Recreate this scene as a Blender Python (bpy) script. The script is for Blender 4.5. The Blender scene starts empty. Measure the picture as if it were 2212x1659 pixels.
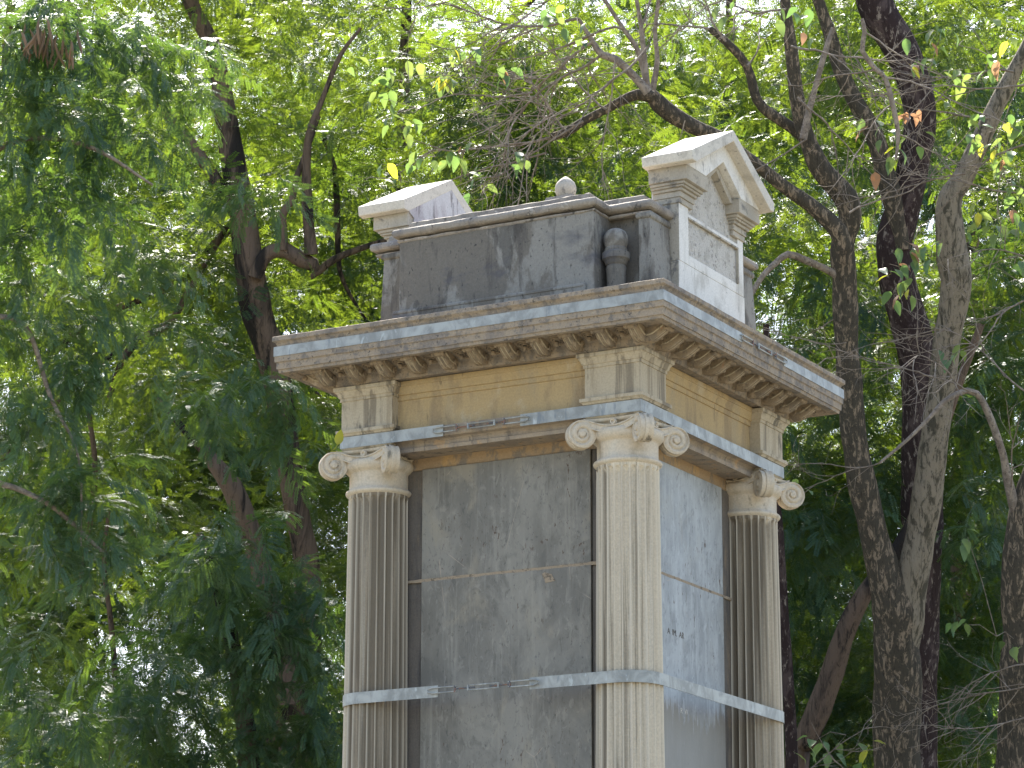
import bpy, math, random
import numpy as np
from mathutils import Vector, Matrix, noise as mnoise

# ------------------------------------------------------------------ camera, sky, sun, exposure
scn = bpy.context.scene
OZ = 6.72                                   # height of the architrave line above the ground
CAM = np.array([8.90177, -17.90427, -5.07299 + OZ])
RV = np.array([0.87531738, 0.4835459, 0.00168486])
UV = np.array([0.11983544, -0.22029979, 0.96804311])
FW = np.array([-0.46846445, 0.84714306, 0.25077817])
FPX, PW, PH = 6535.97, 2212.0, 1659.0
cam = bpy.data.cameras.new('camera')
cam.lens = FPX / PW * 36.0
cam.sensor_width = 36.0
cam.clip_start, cam.clip_end = 0.1, 2000
cam_ob = bpy.data.objects.new('camera', cam)
scn.collection.objects.link(cam_ob)
cam_ob.matrix_world = Matrix(((RV[0], UV[0], -FW[0], CAM[0]), (RV[1], UV[1], -FW[1], CAM[1]),
                              (RV[2], UV[2], -FW[2], CAM[2]), (0, 0, 0, 1)))
scn.camera = cam_ob

SUN_ELEV = math.radians(51)
SUN_DIR = Vector((-0.62, 0.785, 0)).normalized() * math.cos(SUN_ELEV) + Vector((0, 0, math.sin(SUN_ELEV)))
world = bpy.data.worlds.new('World')
scn.world = world
world.use_nodes = True
wn = world.node_tree
for n in list(wn.nodes):
    wn.nodes.remove(n)
sky = wn.nodes.new('ShaderNodeTexSky')
sky.sky_type = 'NISHITA'
sky.sun_disc = False
sky.sun_elevation = SUN_ELEV
sky.sun_rotation = math.atan2(SUN_DIR.x, SUN_DIR.y)
sky.dust_density = 2.5
bg = wn.nodes.new('ShaderNodeBackground')
bg.inputs[1].default_value = 0.115
wo = wn.nodes.new('ShaderNodeOutputWorld')
wn.links.new(sky.outputs[0], bg.inputs[0])
wn.links.new(bg.outputs[0], wo.inputs[0])
sl = bpy.data.lights.new('sun', 'SUN')
sl.energy = 5.0
sl.angle = math.radians(0.53)
sl.color = (1.0, 0.95, 0.86)
so = bpy.data.objects.new('sun', sl)
scn.collection.objects.link(so)
so.rotation_euler = SUN_DIR.to_track_quat('Z', 'Y').to_euler()
so.location = (0, 0, 40)
scn.view_settings.view_transform = 'Standard'
scn.view_settings.look = 'None'
scn.view_settings.exposure = 1.95
scn.view_settings.gamma = 1.0
scn.view_settings.use_curve_mapping = False
scn.render.engine = 'CYCLES'
scn.cycles.max_bounces = 8
scn.cycles.diffuse_bounces = 4
scn.cycles.transmission_bounces = 4
scn.cycles.sample_clamp_indirect = 8

rng = random.Random(7)


def P(px, py, depth):
    """model point seen at (px,py) of the 2212x1659 frame, `depth` metres from the camera"""
    d = FW + RV * (px - PW / 2) / FPX - UV * (py - PH / 2) / FPX
    return CAM + d * depth


# ------------------------------------------------------------------ materials
class NT:
    def __init__(s, name):
        s.m = bpy.data.materials.new(name)
        s.m.use_nodes = True
        s.t = s.m.node_tree
        s.b = s.t.nodes['Principled BSDF']
        s.out = s.t.nodes['Material Output']
        s.pos = s.t.nodes.new('ShaderNodeNewGeometry').outputs['Position']

    def n(s, kind, **kw):
        x = s.t.nodes.new(kind)
        for k, v in kw.items():
            if k.startswith('i_'):
                x.inputs[k[2:].replace('_', ' ')].default_value = v
            else:
                setattr(x, k, v)
        return x

    def l(s, a, b):
        s.t.links.new(a, b)

    def noise(s, scale, detail=5, rough=.6, dist=0.0, off=0, src=None):
        mp = s.n('ShaderNodeMapping')
        mp.inputs['Scale'].default_value = scale if isinstance(scale, tuple) else (scale,) * 3
        mp.inputs['Location'].default_value = (off, off * 1.7, off * .6)
        s.l(src or s.pos, mp.inputs[0])
        x = s.n('ShaderNodeTexNoise')
        x.inputs['Scale'].default_value = 1
        x.inputs['Detail'].default_value = detail
        x.inputs['Roughness'].default_value = rough
        x.inputs['Distortion'].default_value = dist
        s.l(mp.outputs[0], x.inputs['Vector'])
        return x.outputs['Fac']

    def voro(s, scale, feature='F1', off=0):
        mp = s.n('ShaderNodeMapping')
        mp.inputs['Scale'].default_value = scale if isinstance(scale, tuple) else (scale,) * 3
        mp.inputs['Location'].default_value = (off, off, off)
        s.l(s.pos, mp.inputs[0])
        x = s.n('ShaderNodeTexVoronoi', feature=feature)
        x.inputs['Scale'].default_value = 1
        s.l(mp.outputs[0], x.inputs['Vector'])
        return x.outputs['Distance']

    def ramp(s, f, lo, hi, amt=1.0):
        x = s.n('ShaderNodeMapRange')
        x.interpolation_type = 'SMOOTHSTEP'
        x.inputs['From Min'].default_value = lo
        x.inputs['From Max'].default_value = hi
        x.inputs['To Min'].default_value = 0
        x.inputs['To Max'].default_value = amt
        s.l(f, x.inputs['Value'])
        return x.outputs[0]

    def mul(s, a, b):
        x = s.n('ShaderNodeMath', operation='MULTIPLY')
        s.l(a, x.inputs[0])
        if isinstance(b, (int, float)):
            x.inputs[1].default_value = b
        else:
            s.l(b, x.inputs[1])
        return x.outputs[0]

    def add(s, a, b):
        x = s.n('ShaderNodeMath', operation='ADD')
        s.l(a, x.inputs[0])
        s.l(b, x.inputs[1])
        return x.outputs[0]

    def mix(s, col, c2, fac):
        x = s.n('ShaderNodeMix', data_type='RGBA')
        s.l(fac, x.inputs[0])
        if isinstance(col, tuple):
            x.inputs[6].default_value = (*col, 1)
        else:
            s.l(col, x.inputs[6])
        if isinstance(c2, tuple):
            x.inputs[7].default_value = (*c2, 1)
        else:
            s.l(c2, x.inputs[7])
        return x.outputs[2]

    def bump(s, h, strength=.5, dist=.01, prev=None):
        x = s.n('ShaderNodeBump')
        x.inputs['Strength'].default_value = strength
        x.inputs['Distance'].default_value = dist
        s.l(h, x.inputs['Height'])
        if prev is not None:
            s.l(prev, x.inputs['Normal'])
        return x.outputs[0]


def stone(name, base, layers, rough=.85, bumps=(), spec=.3, bump_src=None):
    """layers: (scale, detail, lo, hi, colour, amount, offset)"""
    t = NT(name)
    col = base
    k = 3
    first = t.noise(2.3, 6, .65, 0, 1.3)
    col = t.mix(tuple(c * .86 for c in base), tuple(min(1, c * 1.14) for c in base), first)
    for (sc, det, lo, hi, c, amt, off) in layers:
        f = t.ramp(t.noise(sc, det, .62, .3, off), lo, hi, amt)
        col = t.mix(col, c, f)
    # fine grain
    g = t.noise(70, 3, .7)
    dark = t.n('ShaderNodeMix', data_type='RGBA', blend_type='MULTIPLY')
    dark.inputs[0].default_value = 1
    t.l(col, dark.inputs[6])
    mr = t.n('ShaderNodeMapRange')
    mr.inputs['From Min'].default_value = .3
    mr.inputs['From Max'].default_value = .7
    mr.inputs['To Min'].default_value = .86
    mr.inputs['To Max'].default_value = 1.1
    t.l(g, mr.inputs['Value'])
    cc = t.n('ShaderNodeCombineColor')
    for i in range(3):
        t.l(mr.outputs[0], cc.inputs[i])
    t.l(cc.outputs[0], dark.inputs[7])
    t.l(dark.outputs[2], t.b.inputs['Base Color'])
    t.b.inputs['Roughness'].default_value = rough
    t.b.inputs['Specular IOR Level'].default_value = spec
    nrm = None
    for (sc, det, st, di) in bumps:
        nrm = t.bump(t.noise(sc, det, .7), st, di, nrm)
    if nrm is not None:
        t.l(nrm, t.b.inputs['Normal'])
    return t.m


STREAK = (15, 15, .55)
M = {}
M['cream'] = stone('cream_limestone', (.57, .485, .37), [
    ((7, 7, 2.5), 5, .52, .68, (.33, .275, .205), .55, 4),
    ((15, 15, 1.2), 5, .58, .72, (.19, .165, .13), .6, 11),
    ((12, 12, 6), 4, .5, .64, (.56, .51, .42), .5, 21),
    ((5, 5, 2.2), 6, .62, .70, (.09, .085, .07), .7, 31)],
    .85, ((38, 6, .3, .004), (150, 3, .2, .002)))
M['block'] = stone('stained_block_stone', (.46, .39, .285), [
    ((7, 7, .8), 5, .50, .66, (.31, .25, .17), .7, 4),
    (STREAK, 5, .50, .62, (.20, .165, .12), .8, 11),
    ((5, 5, 1.2), 6, .58, .66, (.07, .065, .055), .75, 32)],
    .85, ((38, 6, .4, .005), (150, 3, .2, .002)))


def shaft_stone(name, base, side, lo, hi, amt):
    """fluted limestone with a streaky grey-brown darkening on one side (direction `side` from the shaft axis)"""
    m_ = stone(name, base, [
        ((8, 8, .30), 5, .50, .62, (.32, .27, .205), .6, 5),
        ((24, 24, .30), 5, .54, .66, (.20, .17, .13), .7, 12),
        ((36, 36, .4), 4, .54, .66, (.62, .57, .48), .6, 22),
        ((3.0, 3.0, .35), 6, .60, .70, (.11, .10, .08), .6, 33)],
        .85, ((40, 6, .25, .004),))
    nt_ = m_.node_tree
    bs = nt_.nodes['Principled BSDF']
    old = bs.inputs['Base Color'].links[0].from_socket
    tc = nt_.nodes.new('ShaderNodeTexCoord')
    dp = nt_.nodes.new('ShaderNodeVectorMath')
    dp.operation = 'DOT_PRODUCT'
    dp.inputs[1].default_value = (side[0], side[1], 0)
    nt_.links.new(tc.outputs['Object'], dp.inputs[0])
    mp = nt_.nodes.new('ShaderNodeMapping')
    mp.inputs['Scale'].default_value = (16, 16, .4)
    nt_.links.new(tc.outputs['Object'], mp.inputs[0])
    nz = nt_.nodes.new('ShaderNodeTexNoise')
    nz.inputs['Scale'].default_value = 1
    nz.inputs['Detail'].default_value = 6
    nt_.links.new(mp.outputs[0], nz.inputs['Vector'])
    ma = nt_.nodes.new('ShaderNodeMath')
    ma.operation = 'MULTIPLY_ADD'
    ma.inputs[1].default_value = .95
    nt_.links.new(nz.outputs['Fac'], ma.inputs[0])
    nt_.links.new(dp.outputs['Value'], ma.inputs[2])
    mr_ = nt_.nodes.new('ShaderNodeMapRange')
    mr_.inputs['From Min'].default_value = lo
    mr_.inputs['From Max'].default_value = hi
    mr_.inputs['To Max'].default_value = amt
    nt_.links.new(ma.outputs[0], mr_.inputs['Value'])
    mx_ = nt_.nodes.new('ShaderNodeMix')
    mx_.data_type = 'RGBA'
    nt_.links.new(mr_.outputs[0], mx_.inputs[0])
    nt_.links.new(old, mx_.inputs[6])
    mx_.inputs[7].default_value = (.125, .10, .07, 1)
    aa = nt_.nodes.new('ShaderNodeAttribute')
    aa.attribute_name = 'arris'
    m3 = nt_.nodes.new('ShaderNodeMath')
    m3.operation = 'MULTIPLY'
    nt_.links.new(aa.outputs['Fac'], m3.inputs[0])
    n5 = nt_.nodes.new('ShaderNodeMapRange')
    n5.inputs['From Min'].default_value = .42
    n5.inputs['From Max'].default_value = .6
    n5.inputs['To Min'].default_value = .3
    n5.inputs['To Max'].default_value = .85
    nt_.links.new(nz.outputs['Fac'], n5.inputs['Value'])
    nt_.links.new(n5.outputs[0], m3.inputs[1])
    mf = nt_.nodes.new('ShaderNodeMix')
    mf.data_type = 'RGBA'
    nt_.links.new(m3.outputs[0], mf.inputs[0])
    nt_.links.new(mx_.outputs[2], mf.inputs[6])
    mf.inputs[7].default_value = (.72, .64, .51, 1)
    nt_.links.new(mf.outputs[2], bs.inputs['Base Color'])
    return m_


M['shaft_a'] = shaft_stone('shaft_limestone_brown_inner_side', (.54, .455, .34), (.75, -.5), .38, .62, .85)
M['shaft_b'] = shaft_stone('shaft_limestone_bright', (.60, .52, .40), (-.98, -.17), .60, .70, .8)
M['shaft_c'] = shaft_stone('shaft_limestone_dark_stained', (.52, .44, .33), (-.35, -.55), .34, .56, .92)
M['cornice'] = stone('weathered_cornice_stone', (.35, .28, .205), [
    ((6, 6, 3), 6, .45, .62, (.22, .19, .165), .8, 3),
    (18, 6, .5, .62, (.16, .145, .13), .65, 13),
    (45, 4, .6, .68, (.06, .055, .05), .8, 23),
    ((8, 8, 5), 5, .60, .70, (.46, .38, .29), .6, 43)],
    .92, ((60, 6, .8, .01), (18, 5, .6, .012)))
M['modillion'] = stone('carved_modillion_stone', (.29, .225, .155), [
    ((9, 9, 6), 6, .48, .62, (.20, .165, .13), .8, 3),
    (30, 6, .56, .66, (.09, .08, .07), .7, 13),
    (11, 5, .56, .66, (.52, .43, .33), .55, 43),
    (8, 4, .66, .72, (.42, .2, .1), .5, 53)],
    .9, ((55, 6, .6, .006),))
M['ochre'] = stone('ochre_frieze_plaster', (.44, .325, .175), [
    ((4, 4, 2), 6, .48, .66, (.36, .29, .19), .7, 3),
    ((7, 7, 1.5), 6, .50, .66, (.27, .20, .125), .7, 12),
    ((3, 3, 3), 5, .56, .68, (.5, .42, .3), .6, 23),
    ((12, 12, 2), 5, .62, .7, (.14, .11, .08), .6, 33)],
    .9, ((30, 6, .35, .005),))
M['architrave'] = stone('architrave_stone', (.34, .275, .205), [
    ((6, 6, 2), 6, .46, .62, (.24, .20, .165), .8, 8),
    ((14, 14, 1.2), 5, .56, .66, (.14, .12, .10), .7, 18),
    ((9, 9, 5), 5, .58, .66, (.47, .31, .17), .6, 28)],
    .9, ((45, 6, .6, .007),))
M['lintel'] = stone('rust_stained_lintel_stone', (.36, .255, .155), [
    ((10, 10, 6), 6, .48, .62, (.19, .17, .15), .8, 8),
    ((7, 7, 4), 5, .54, .66, (.5, .32, .14), .7, 18)],
    .9, ((45, 6, .5, .006),))
M['wall'] = stone('grey_wall_margin', (.14, .12, .10), [
    ((8, 8, 1.2), 6, .46, .62, (.075, .068, .062), .8, 8),
    ((6, 6, 1.2), 5, .56, .68, (.26, .19, .12), .6, 19)],
    .9, ((45, 6, .5, .006),))
M['attic'] = stone('grey_lichened_render', (.165, .148, .125), [
    ((3.0, 3.0, 1.8), 8, .47, .54, (.28, .265, .235), .8, 9),
    ((9, 9, 1.4), 6, .54, .64, (.10, .09, .08), .75, 15),
    ((40, 40, 22), 6, .60, .68, (.03, .03, .03), .75, 27),
    ((6, 6, 2.5), 7, .56, .64, (.06, .055, .05), .6, 47),
    ((1.3, 1.3, 2.8), 4, .55, .68, (.085, .085, .10), .7, 35)],
    .92, ((30, 7, .5, .008),))
M['attic_cap'] = stone('attic_capping_stone', (.30, .265, .225), [
    ((7, 7, 4), 6, .46, .62, (.19, .17, .155), .8, 9),
    ((12, 12, 6), 5, .58, .66, (.07, .065, .06), .8, 19),
    (14, 5, .58, .68, (.46, .42, .37), .7, 29)],
    .9, ((26, 6, .8, .012),))
M['stele'] = stone('pale_stele_stone', (.72, .69, .64), [
    ((4, 4, 2), 6, .48, .64, (.45, .42, .37), .7, 6),
    ((16, 16, 3), 6, .60, .68, (.22, .20, .185), .75, 16),
    (24, 5, .66, .72, (.12, .11, .10), .7, 26)],
    .85, ((50, 6, .4, .004),))
M['roof_stone'] = stone('pale_roof_stone', (.60, .55, .47), [((6, 6, 6), 6, .5, .66, (.42, .38, .32), .7, 6), (30, 5, .62, .7, (.12, .11, .10), .7, 26)], .85, ((50, 6, .4, .004),))
M['stele_side'] = stone('stele_moulding_stone', (.43, .385, .315), [
    ((4, 4, 2), 6, .46, .62, (.33, .295, .24), .7, 6),
    ((8, 8, 8), 6, .55, .66, (.16, .15, .14), .8, 16),
    ((30, 30, 12), 5, .62, .70, (.06, .06, .06), .8, 26)],
    .88, ((50, 6, .4, .004),))
M['stucco'] = stone('rough_pitted_stucco', (.68, .64, .58), [
    (34, 6, .56, .62, (.26, .22, .18), .65, 6),
    (8, 5, .5, .66, (.5, .46, .40), .7, 16)],
    .95, ((48, 7, 1.0, .03), (14, 4, .5, .02)))
M['plaster'] = stone('stained_white_plaster', (.52, .50, .50), [
    ((5, 5, 2), 6, .47, .60, (.36, .32, .33), .75, 6),
    ((16, 16, 2.2), 6, .56, .66, (.17, .15, .15), .8, 16),
    ((30, 30, 8), 5, .63, .70, (.05, .05, .05), .8, 26)],
    .9, ((40, 6, .5, .006),))


def slate(name, base, warm, rough, offs, low=None):
    t = NT(name)
    col = t.mix(tuple(c * .8 for c in base), tuple(c * 1.2 for c in base), t.ramp(t.noise((2.4, 2.4, 1.5), 7, .65, .5, offs), .38, .62))
    col = t.mix(col, tuple(c * .62 for c in base), t.ramp(t.noise((4, 4, 2.5), 7, .65, .6, offs + 21), .52, .64, .7))
    col = t.mix(col, tuple(min(1, c * 1.45) for c in base), t.ramp(t.noise((26, 26, 1.3), 5, .65, .2, offs + 3), .5, .7, .55))
    col = t.mix(col, warm, t.ramp(t.noise((2.6, 2.6, 1.6), 6, .65, .4, offs + 7), .52, .68, .6))
    col = t.mix(col, tuple(min(1, c * 1.5) for c in base), t.ramp(t.noise((20, 20, 9), 7, .7, .8, offs + 31), .54, .64, .5))
    col = t.mix(col, tuple(c * .5 for c in base), t.ramp(t.noise((28, 28, 10), 7, .7, .8, offs + 37), .57, .66, .6))
    # rusty flecks and black pits
    fle = t.mul(t.ramp(t.noise((38, 38, 16), 5, .6, .4, offs + 9), .62, .67), t.ramp(t.noise(2.1, 3, .5, 0, offs + 12), .5, .62))
    col = t.mix(col, (.10, .065, .045), fle)
    pit = t.ramp(t.noise((55, 55, 26), 5, .65, .3, offs + 14), .60, .68, .5)
    col = t.mix(col, (.05, .05, .05), pit)
    # thin pale wandering scratches
    w = t.voro((1.7, 1.7, 1.1), 'DISTANCE_TO_EDGE', offs)
    wob = t.ramp(w, .0, .006)
    inv = t.n('ShaderNodeMath', operation='SUBTRACT')
    inv.inputs[0].default_value = 1
    t.l(wob, inv.inputs[1])
    scr = t.mul(inv.outputs[0], t.ramp(t.noise(3.1, 4, .6, 0, offs + 2), .54, .62, .55))
    col = t.mix(col, (.42, .34, .26), scr)
    if low is not None:                     # old brown-grey film on the lower stretch, ragged upper edge
        sp = t.n('ShaderNodeSeparateXYZ')
        t.l(t.pos, sp.inputs[0])
        wv = t.mul(t.noise((13, 13, 1.6), 6, .7, .4, 5), .9)
        zz = t.add(sp.outputs[2], wv)
        inv2 = t.n('ShaderNodeMath', operation='SUBTRACT')
        inv2.inputs[0].default_value = 1
        t.l(t.ramp(zz, low + .42, low + .50), inv2.inputs[1])
        col = t.mix(col, t.mix((.16, .145, .125), (.26, .24, .20), t.noise((9, 9, 2), 6)), t.mul(inv2.outputs[0], .85))
    t.l(col, t.b.inputs['Base Color'])
    rr = t.n('ShaderNodeMapRange')
    rr.inputs['To Min'].default_value = rough - .08
    rr.inputs['To Max'].default_value = rough + .3
    t.l(t.noise((9, 9, 2), 5), rr.inputs['Value'])
    t.l(rr.outputs[0], t.b.inputs['Roughness'])
    t.b.inputs['Specular IOR Level'].default_value = .55
    n1 = t.bump(t.noise((40, 40, 9), 6, .7), .22, .004)
    n1 = t.bump(fle, -.35, .004, n1)
    t.l(n1, t.b.inputs['Normal'])
    return t.m


M['slate_front'] = slate('weathered_slate', (.195, .18, .15), (.31, .265, .19), .6, 3)
M['slate_side'] = slate('blue_grey_slate', (.31, .32, .315), (.34, .33, .29), .42, 17, OZ - 1.97)
M['mortar'] = stone('seam_mortar', (.32, .25, .175), [(20, 5, .55, .65, (.12, .10, .08), .8, 2)], .95, ((60, 5, .6, .004),))


def galv():
    t = NT('galvanised_steel')
    col = t.mix((.25, .25, .232), (.40, .40, .37), t.ramp(t.noise((9, 9, 7), 5, .6, .6, 2), .34, .66))
    col = t.mix(col, (.52, .54, .52), t.ramp(t.noise((16, 16, 7), 5, .6, .8, 8), .60, .70, .6))
    col = t.mix(col, (.17, .19, .21), t.ramp(t.noise((20, 20, 5), 5, .6, .4, 18), .60, .70, .6))
    t.l(col, t.b.inputs['Base Color'])
    t.b.inputs['Metallic'].default_value = .4
    t.b.inputs['Roughness'].default_value = .52
    t.l(t.bump(t.noise((12, 12, 16), 4), .12, .01), t.b.inputs['Normal'])
    return t.m


M['galv'] = galv()
t = NT('rusted_iron')
t.l(t.mix((.12, .12, .13), (.26, .14, .09), t.ramp(t.noise(30, 4), .45, .6)), t.b.inputs['Base Color'])
t.b.inputs['Metallic'].default_value = .5
t.b.inputs['Roughness'].default_value = .6
M['iron'] = t.m


def bark(name, c1, c2, c3, scale, lo, hi, cracks=.5):
    t = NT(name)
    src = t.n('ShaderNodeTexCoord').outputs['Object']
    f = t.ramp(t.noise(scale, 7, .68, .6, 3, src), lo, hi)
    col = t.mix(c1, c2, f)
    f2 = t.ramp(t.noise((scale[0] * 2.6, scale[1] * 2.6, scale[2] * 2.2), 5, .65, .3, 13, src), .55, .66, .8)
    col = t.mix(col, c3, f2)
    ck = t.noise((30, 30, 3.2), 6, .7, 1.0, 5, src)
    col = t.mix(col, tuple(c * .35 for c in c1), t.ramp(ck, .55, .66, cracks))
    t.l(col, t.b.inputs['Base Color'])
    t.b.inputs['Roughness'].default_value = .95
    t.b.inputs['Specular IOR Level'].default_value = .15
    n = t.bump(ck, .8, -.02)
    n = t.bump(t.noise((24, 24, 16), 5, .7, 0, 2, src), .6, .015, n)
    t.l(n, t.b.inputs['Normal'])
    return t.m


M['bark_left'] = bark('ridged_brown_bark', (.028, .024, .022), (.16, .115, .085), (.085, .066, .052), (3.2, 3.2, .5), .42, .54, .7)
M['bark_patchy'] = bark('peeling_patchy_bark', (.07, .06, .045), (.26, .20, .14), (.035, .032, .026), (24, 24, 9), .50, .62, .6)
M['bark_dark'] = bark('dark_purplish_bark', (.04, .027, .026), (.085, .062, .058), (.30, .25, .21), (9, 9, 4), .5, .6, .5)
M['bark_pale'] = bark('pale_flaking_bark', (.08, .07, .05), (.245, .205, .15), (.05, .045, .035), (14, 14, 5), .40, .52, .5)
M['twig'] = bark('grey_twig_bark', (.20, .165, .135), (.32, .27, .22), (.10, .08, .07), (12, 12, 12), .42, .6, .2)


def leafmat(name, refl, trans, mixf=.5, rough=.42, var=.35):
    t = NT(name)
    t.t.nodes.remove(t.b)
    oi = t.n('ShaderNodeObjectInfo')
    nf = t.noise(.9, 4, .6, 0, 5)
    nf2 = t.noise(9, 2, .6, 0, 15)
    a = t.ramp(nf, .35, .65)
    def shade(c, k, warm):
        return tuple(min(1, v * k * w) for v, w in zip(c, (1 + warm, 1, 1 - warm)))
    rc = t.mix(shade(refl, 1 - var, -.1), shade(refl, 1 + var, .15), a)
    rc = t.mix(rc, shade(refl, 1.3, .3), t.ramp(nf2, .55, .7, .6))
    tc = t.mix(shade(trans, 1 - var * .5, -.08), shade(trans, 1 + var * .4, .12), a)
    tc = t.mix(tc, shade(trans, 1.15, .2), t.ramp(nf2, .5, .7, .7))
    d = t.n('ShaderNodeBsdfPrincipled')
    d.inputs['Roughness'].default_value = rough
    d.inputs['Specular IOR Level'].default_value = .36
    t.l(rc, d.inputs['Base Color'])
    tr = t.n('ShaderNodeBsdfTranslucent')
    t.l(tc, tr.inputs['Color'])
    mx = t.n('ShaderNodeMixShader')
    mx.inputs[0].default_value = mixf
    t.l(d.outputs[0], mx.inputs[1])
    t.l(tr.outputs[0], mx.inputs[2])
    t.l(mx.outputs[0], t.out.inputs['Surface'])
    return t.m


M['leaf_feather'] = leafmat('feathery_green_leaf', (.032, .072, .047), (.205, .305, .024), .44, .42)
M['leaf_teal'] = leafmat('deep_green_leaf', (.042, .095, .066), (.17, .29, .035), .36, .40)
M['leaf_broad'] = leafmat('broad_pale_green_leaf', (.105, .17, .07), (.24, .34, .08), .42)
M['leaf_broad_dark'] = leafmat('broad_green_leaf', (.075, .14, .08), (.2, .34, .08), .4)
M['leaf_yellow'] = leafmat('yellowing_leaf', (.24, .26, .06), (.62, .66, .06), .55)
M['leaf_brown'] = leafmat('dry_orange_brown_leaf', (.22, .14, .09), (.42, .24, .13), .4)
M['pod'] = leafmat('dry_tan_pod', (.20, .14, .085), (.25, .15, .07), .25)
M['ground'] = stone('dusty_ground', (.17, .15, .11), [(.6, 6, .45, .6, (.10, .11, .06), .8, 2), (6, 5, .5, .6, (.22, .19, .15), .6, 6)], .95, ((5, 6, .5, .03),))
M['paving'] = stone('stone_paving', (.36, .34, .30), [(3, 6, .45, .6, (.28, .26, .23), .8, 2)], .85, ((20, 5, .3, .01),))
M['pale_wall'] = stone('pale_far_wall', (.36, .37, .36), [((2, 2, 1), 5, .5, .65, (.27, .28, .27), .7, 2)], .9)
M['glass'] = NT('dark_window_glass').m
M['glass'].node_tree.nodes['Principled BSDF'].inputs['Base Color'].default_value = (.05, .06, .07, 1)
M['glass'].node_tree.nodes['Principled BSDF'].inputs['Roughness'].default_value = .1


# ------------------------------------------------------------------ object helpers
def link(o):
    scn.collection.objects.link(o)
    return o


def tag(o, label=None, cat=None, group=None, kind=None):
    for k, v in (('label', label), ('category', cat), ('group', group), ('kind', kind)):
        if v:
            o[k] = v
    return o


def empty(name, loc, label=None, cat=None, group=None):
    o = bpy.data.objects.new(name, None)
    o.location = loc
    link(o)
    return tag(o, label, cat, group)


def wloc(o):
    v = Vector((0, 0, 0))
    while o is not None:
        v += o.location
        o = o.parent
    return v


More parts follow.
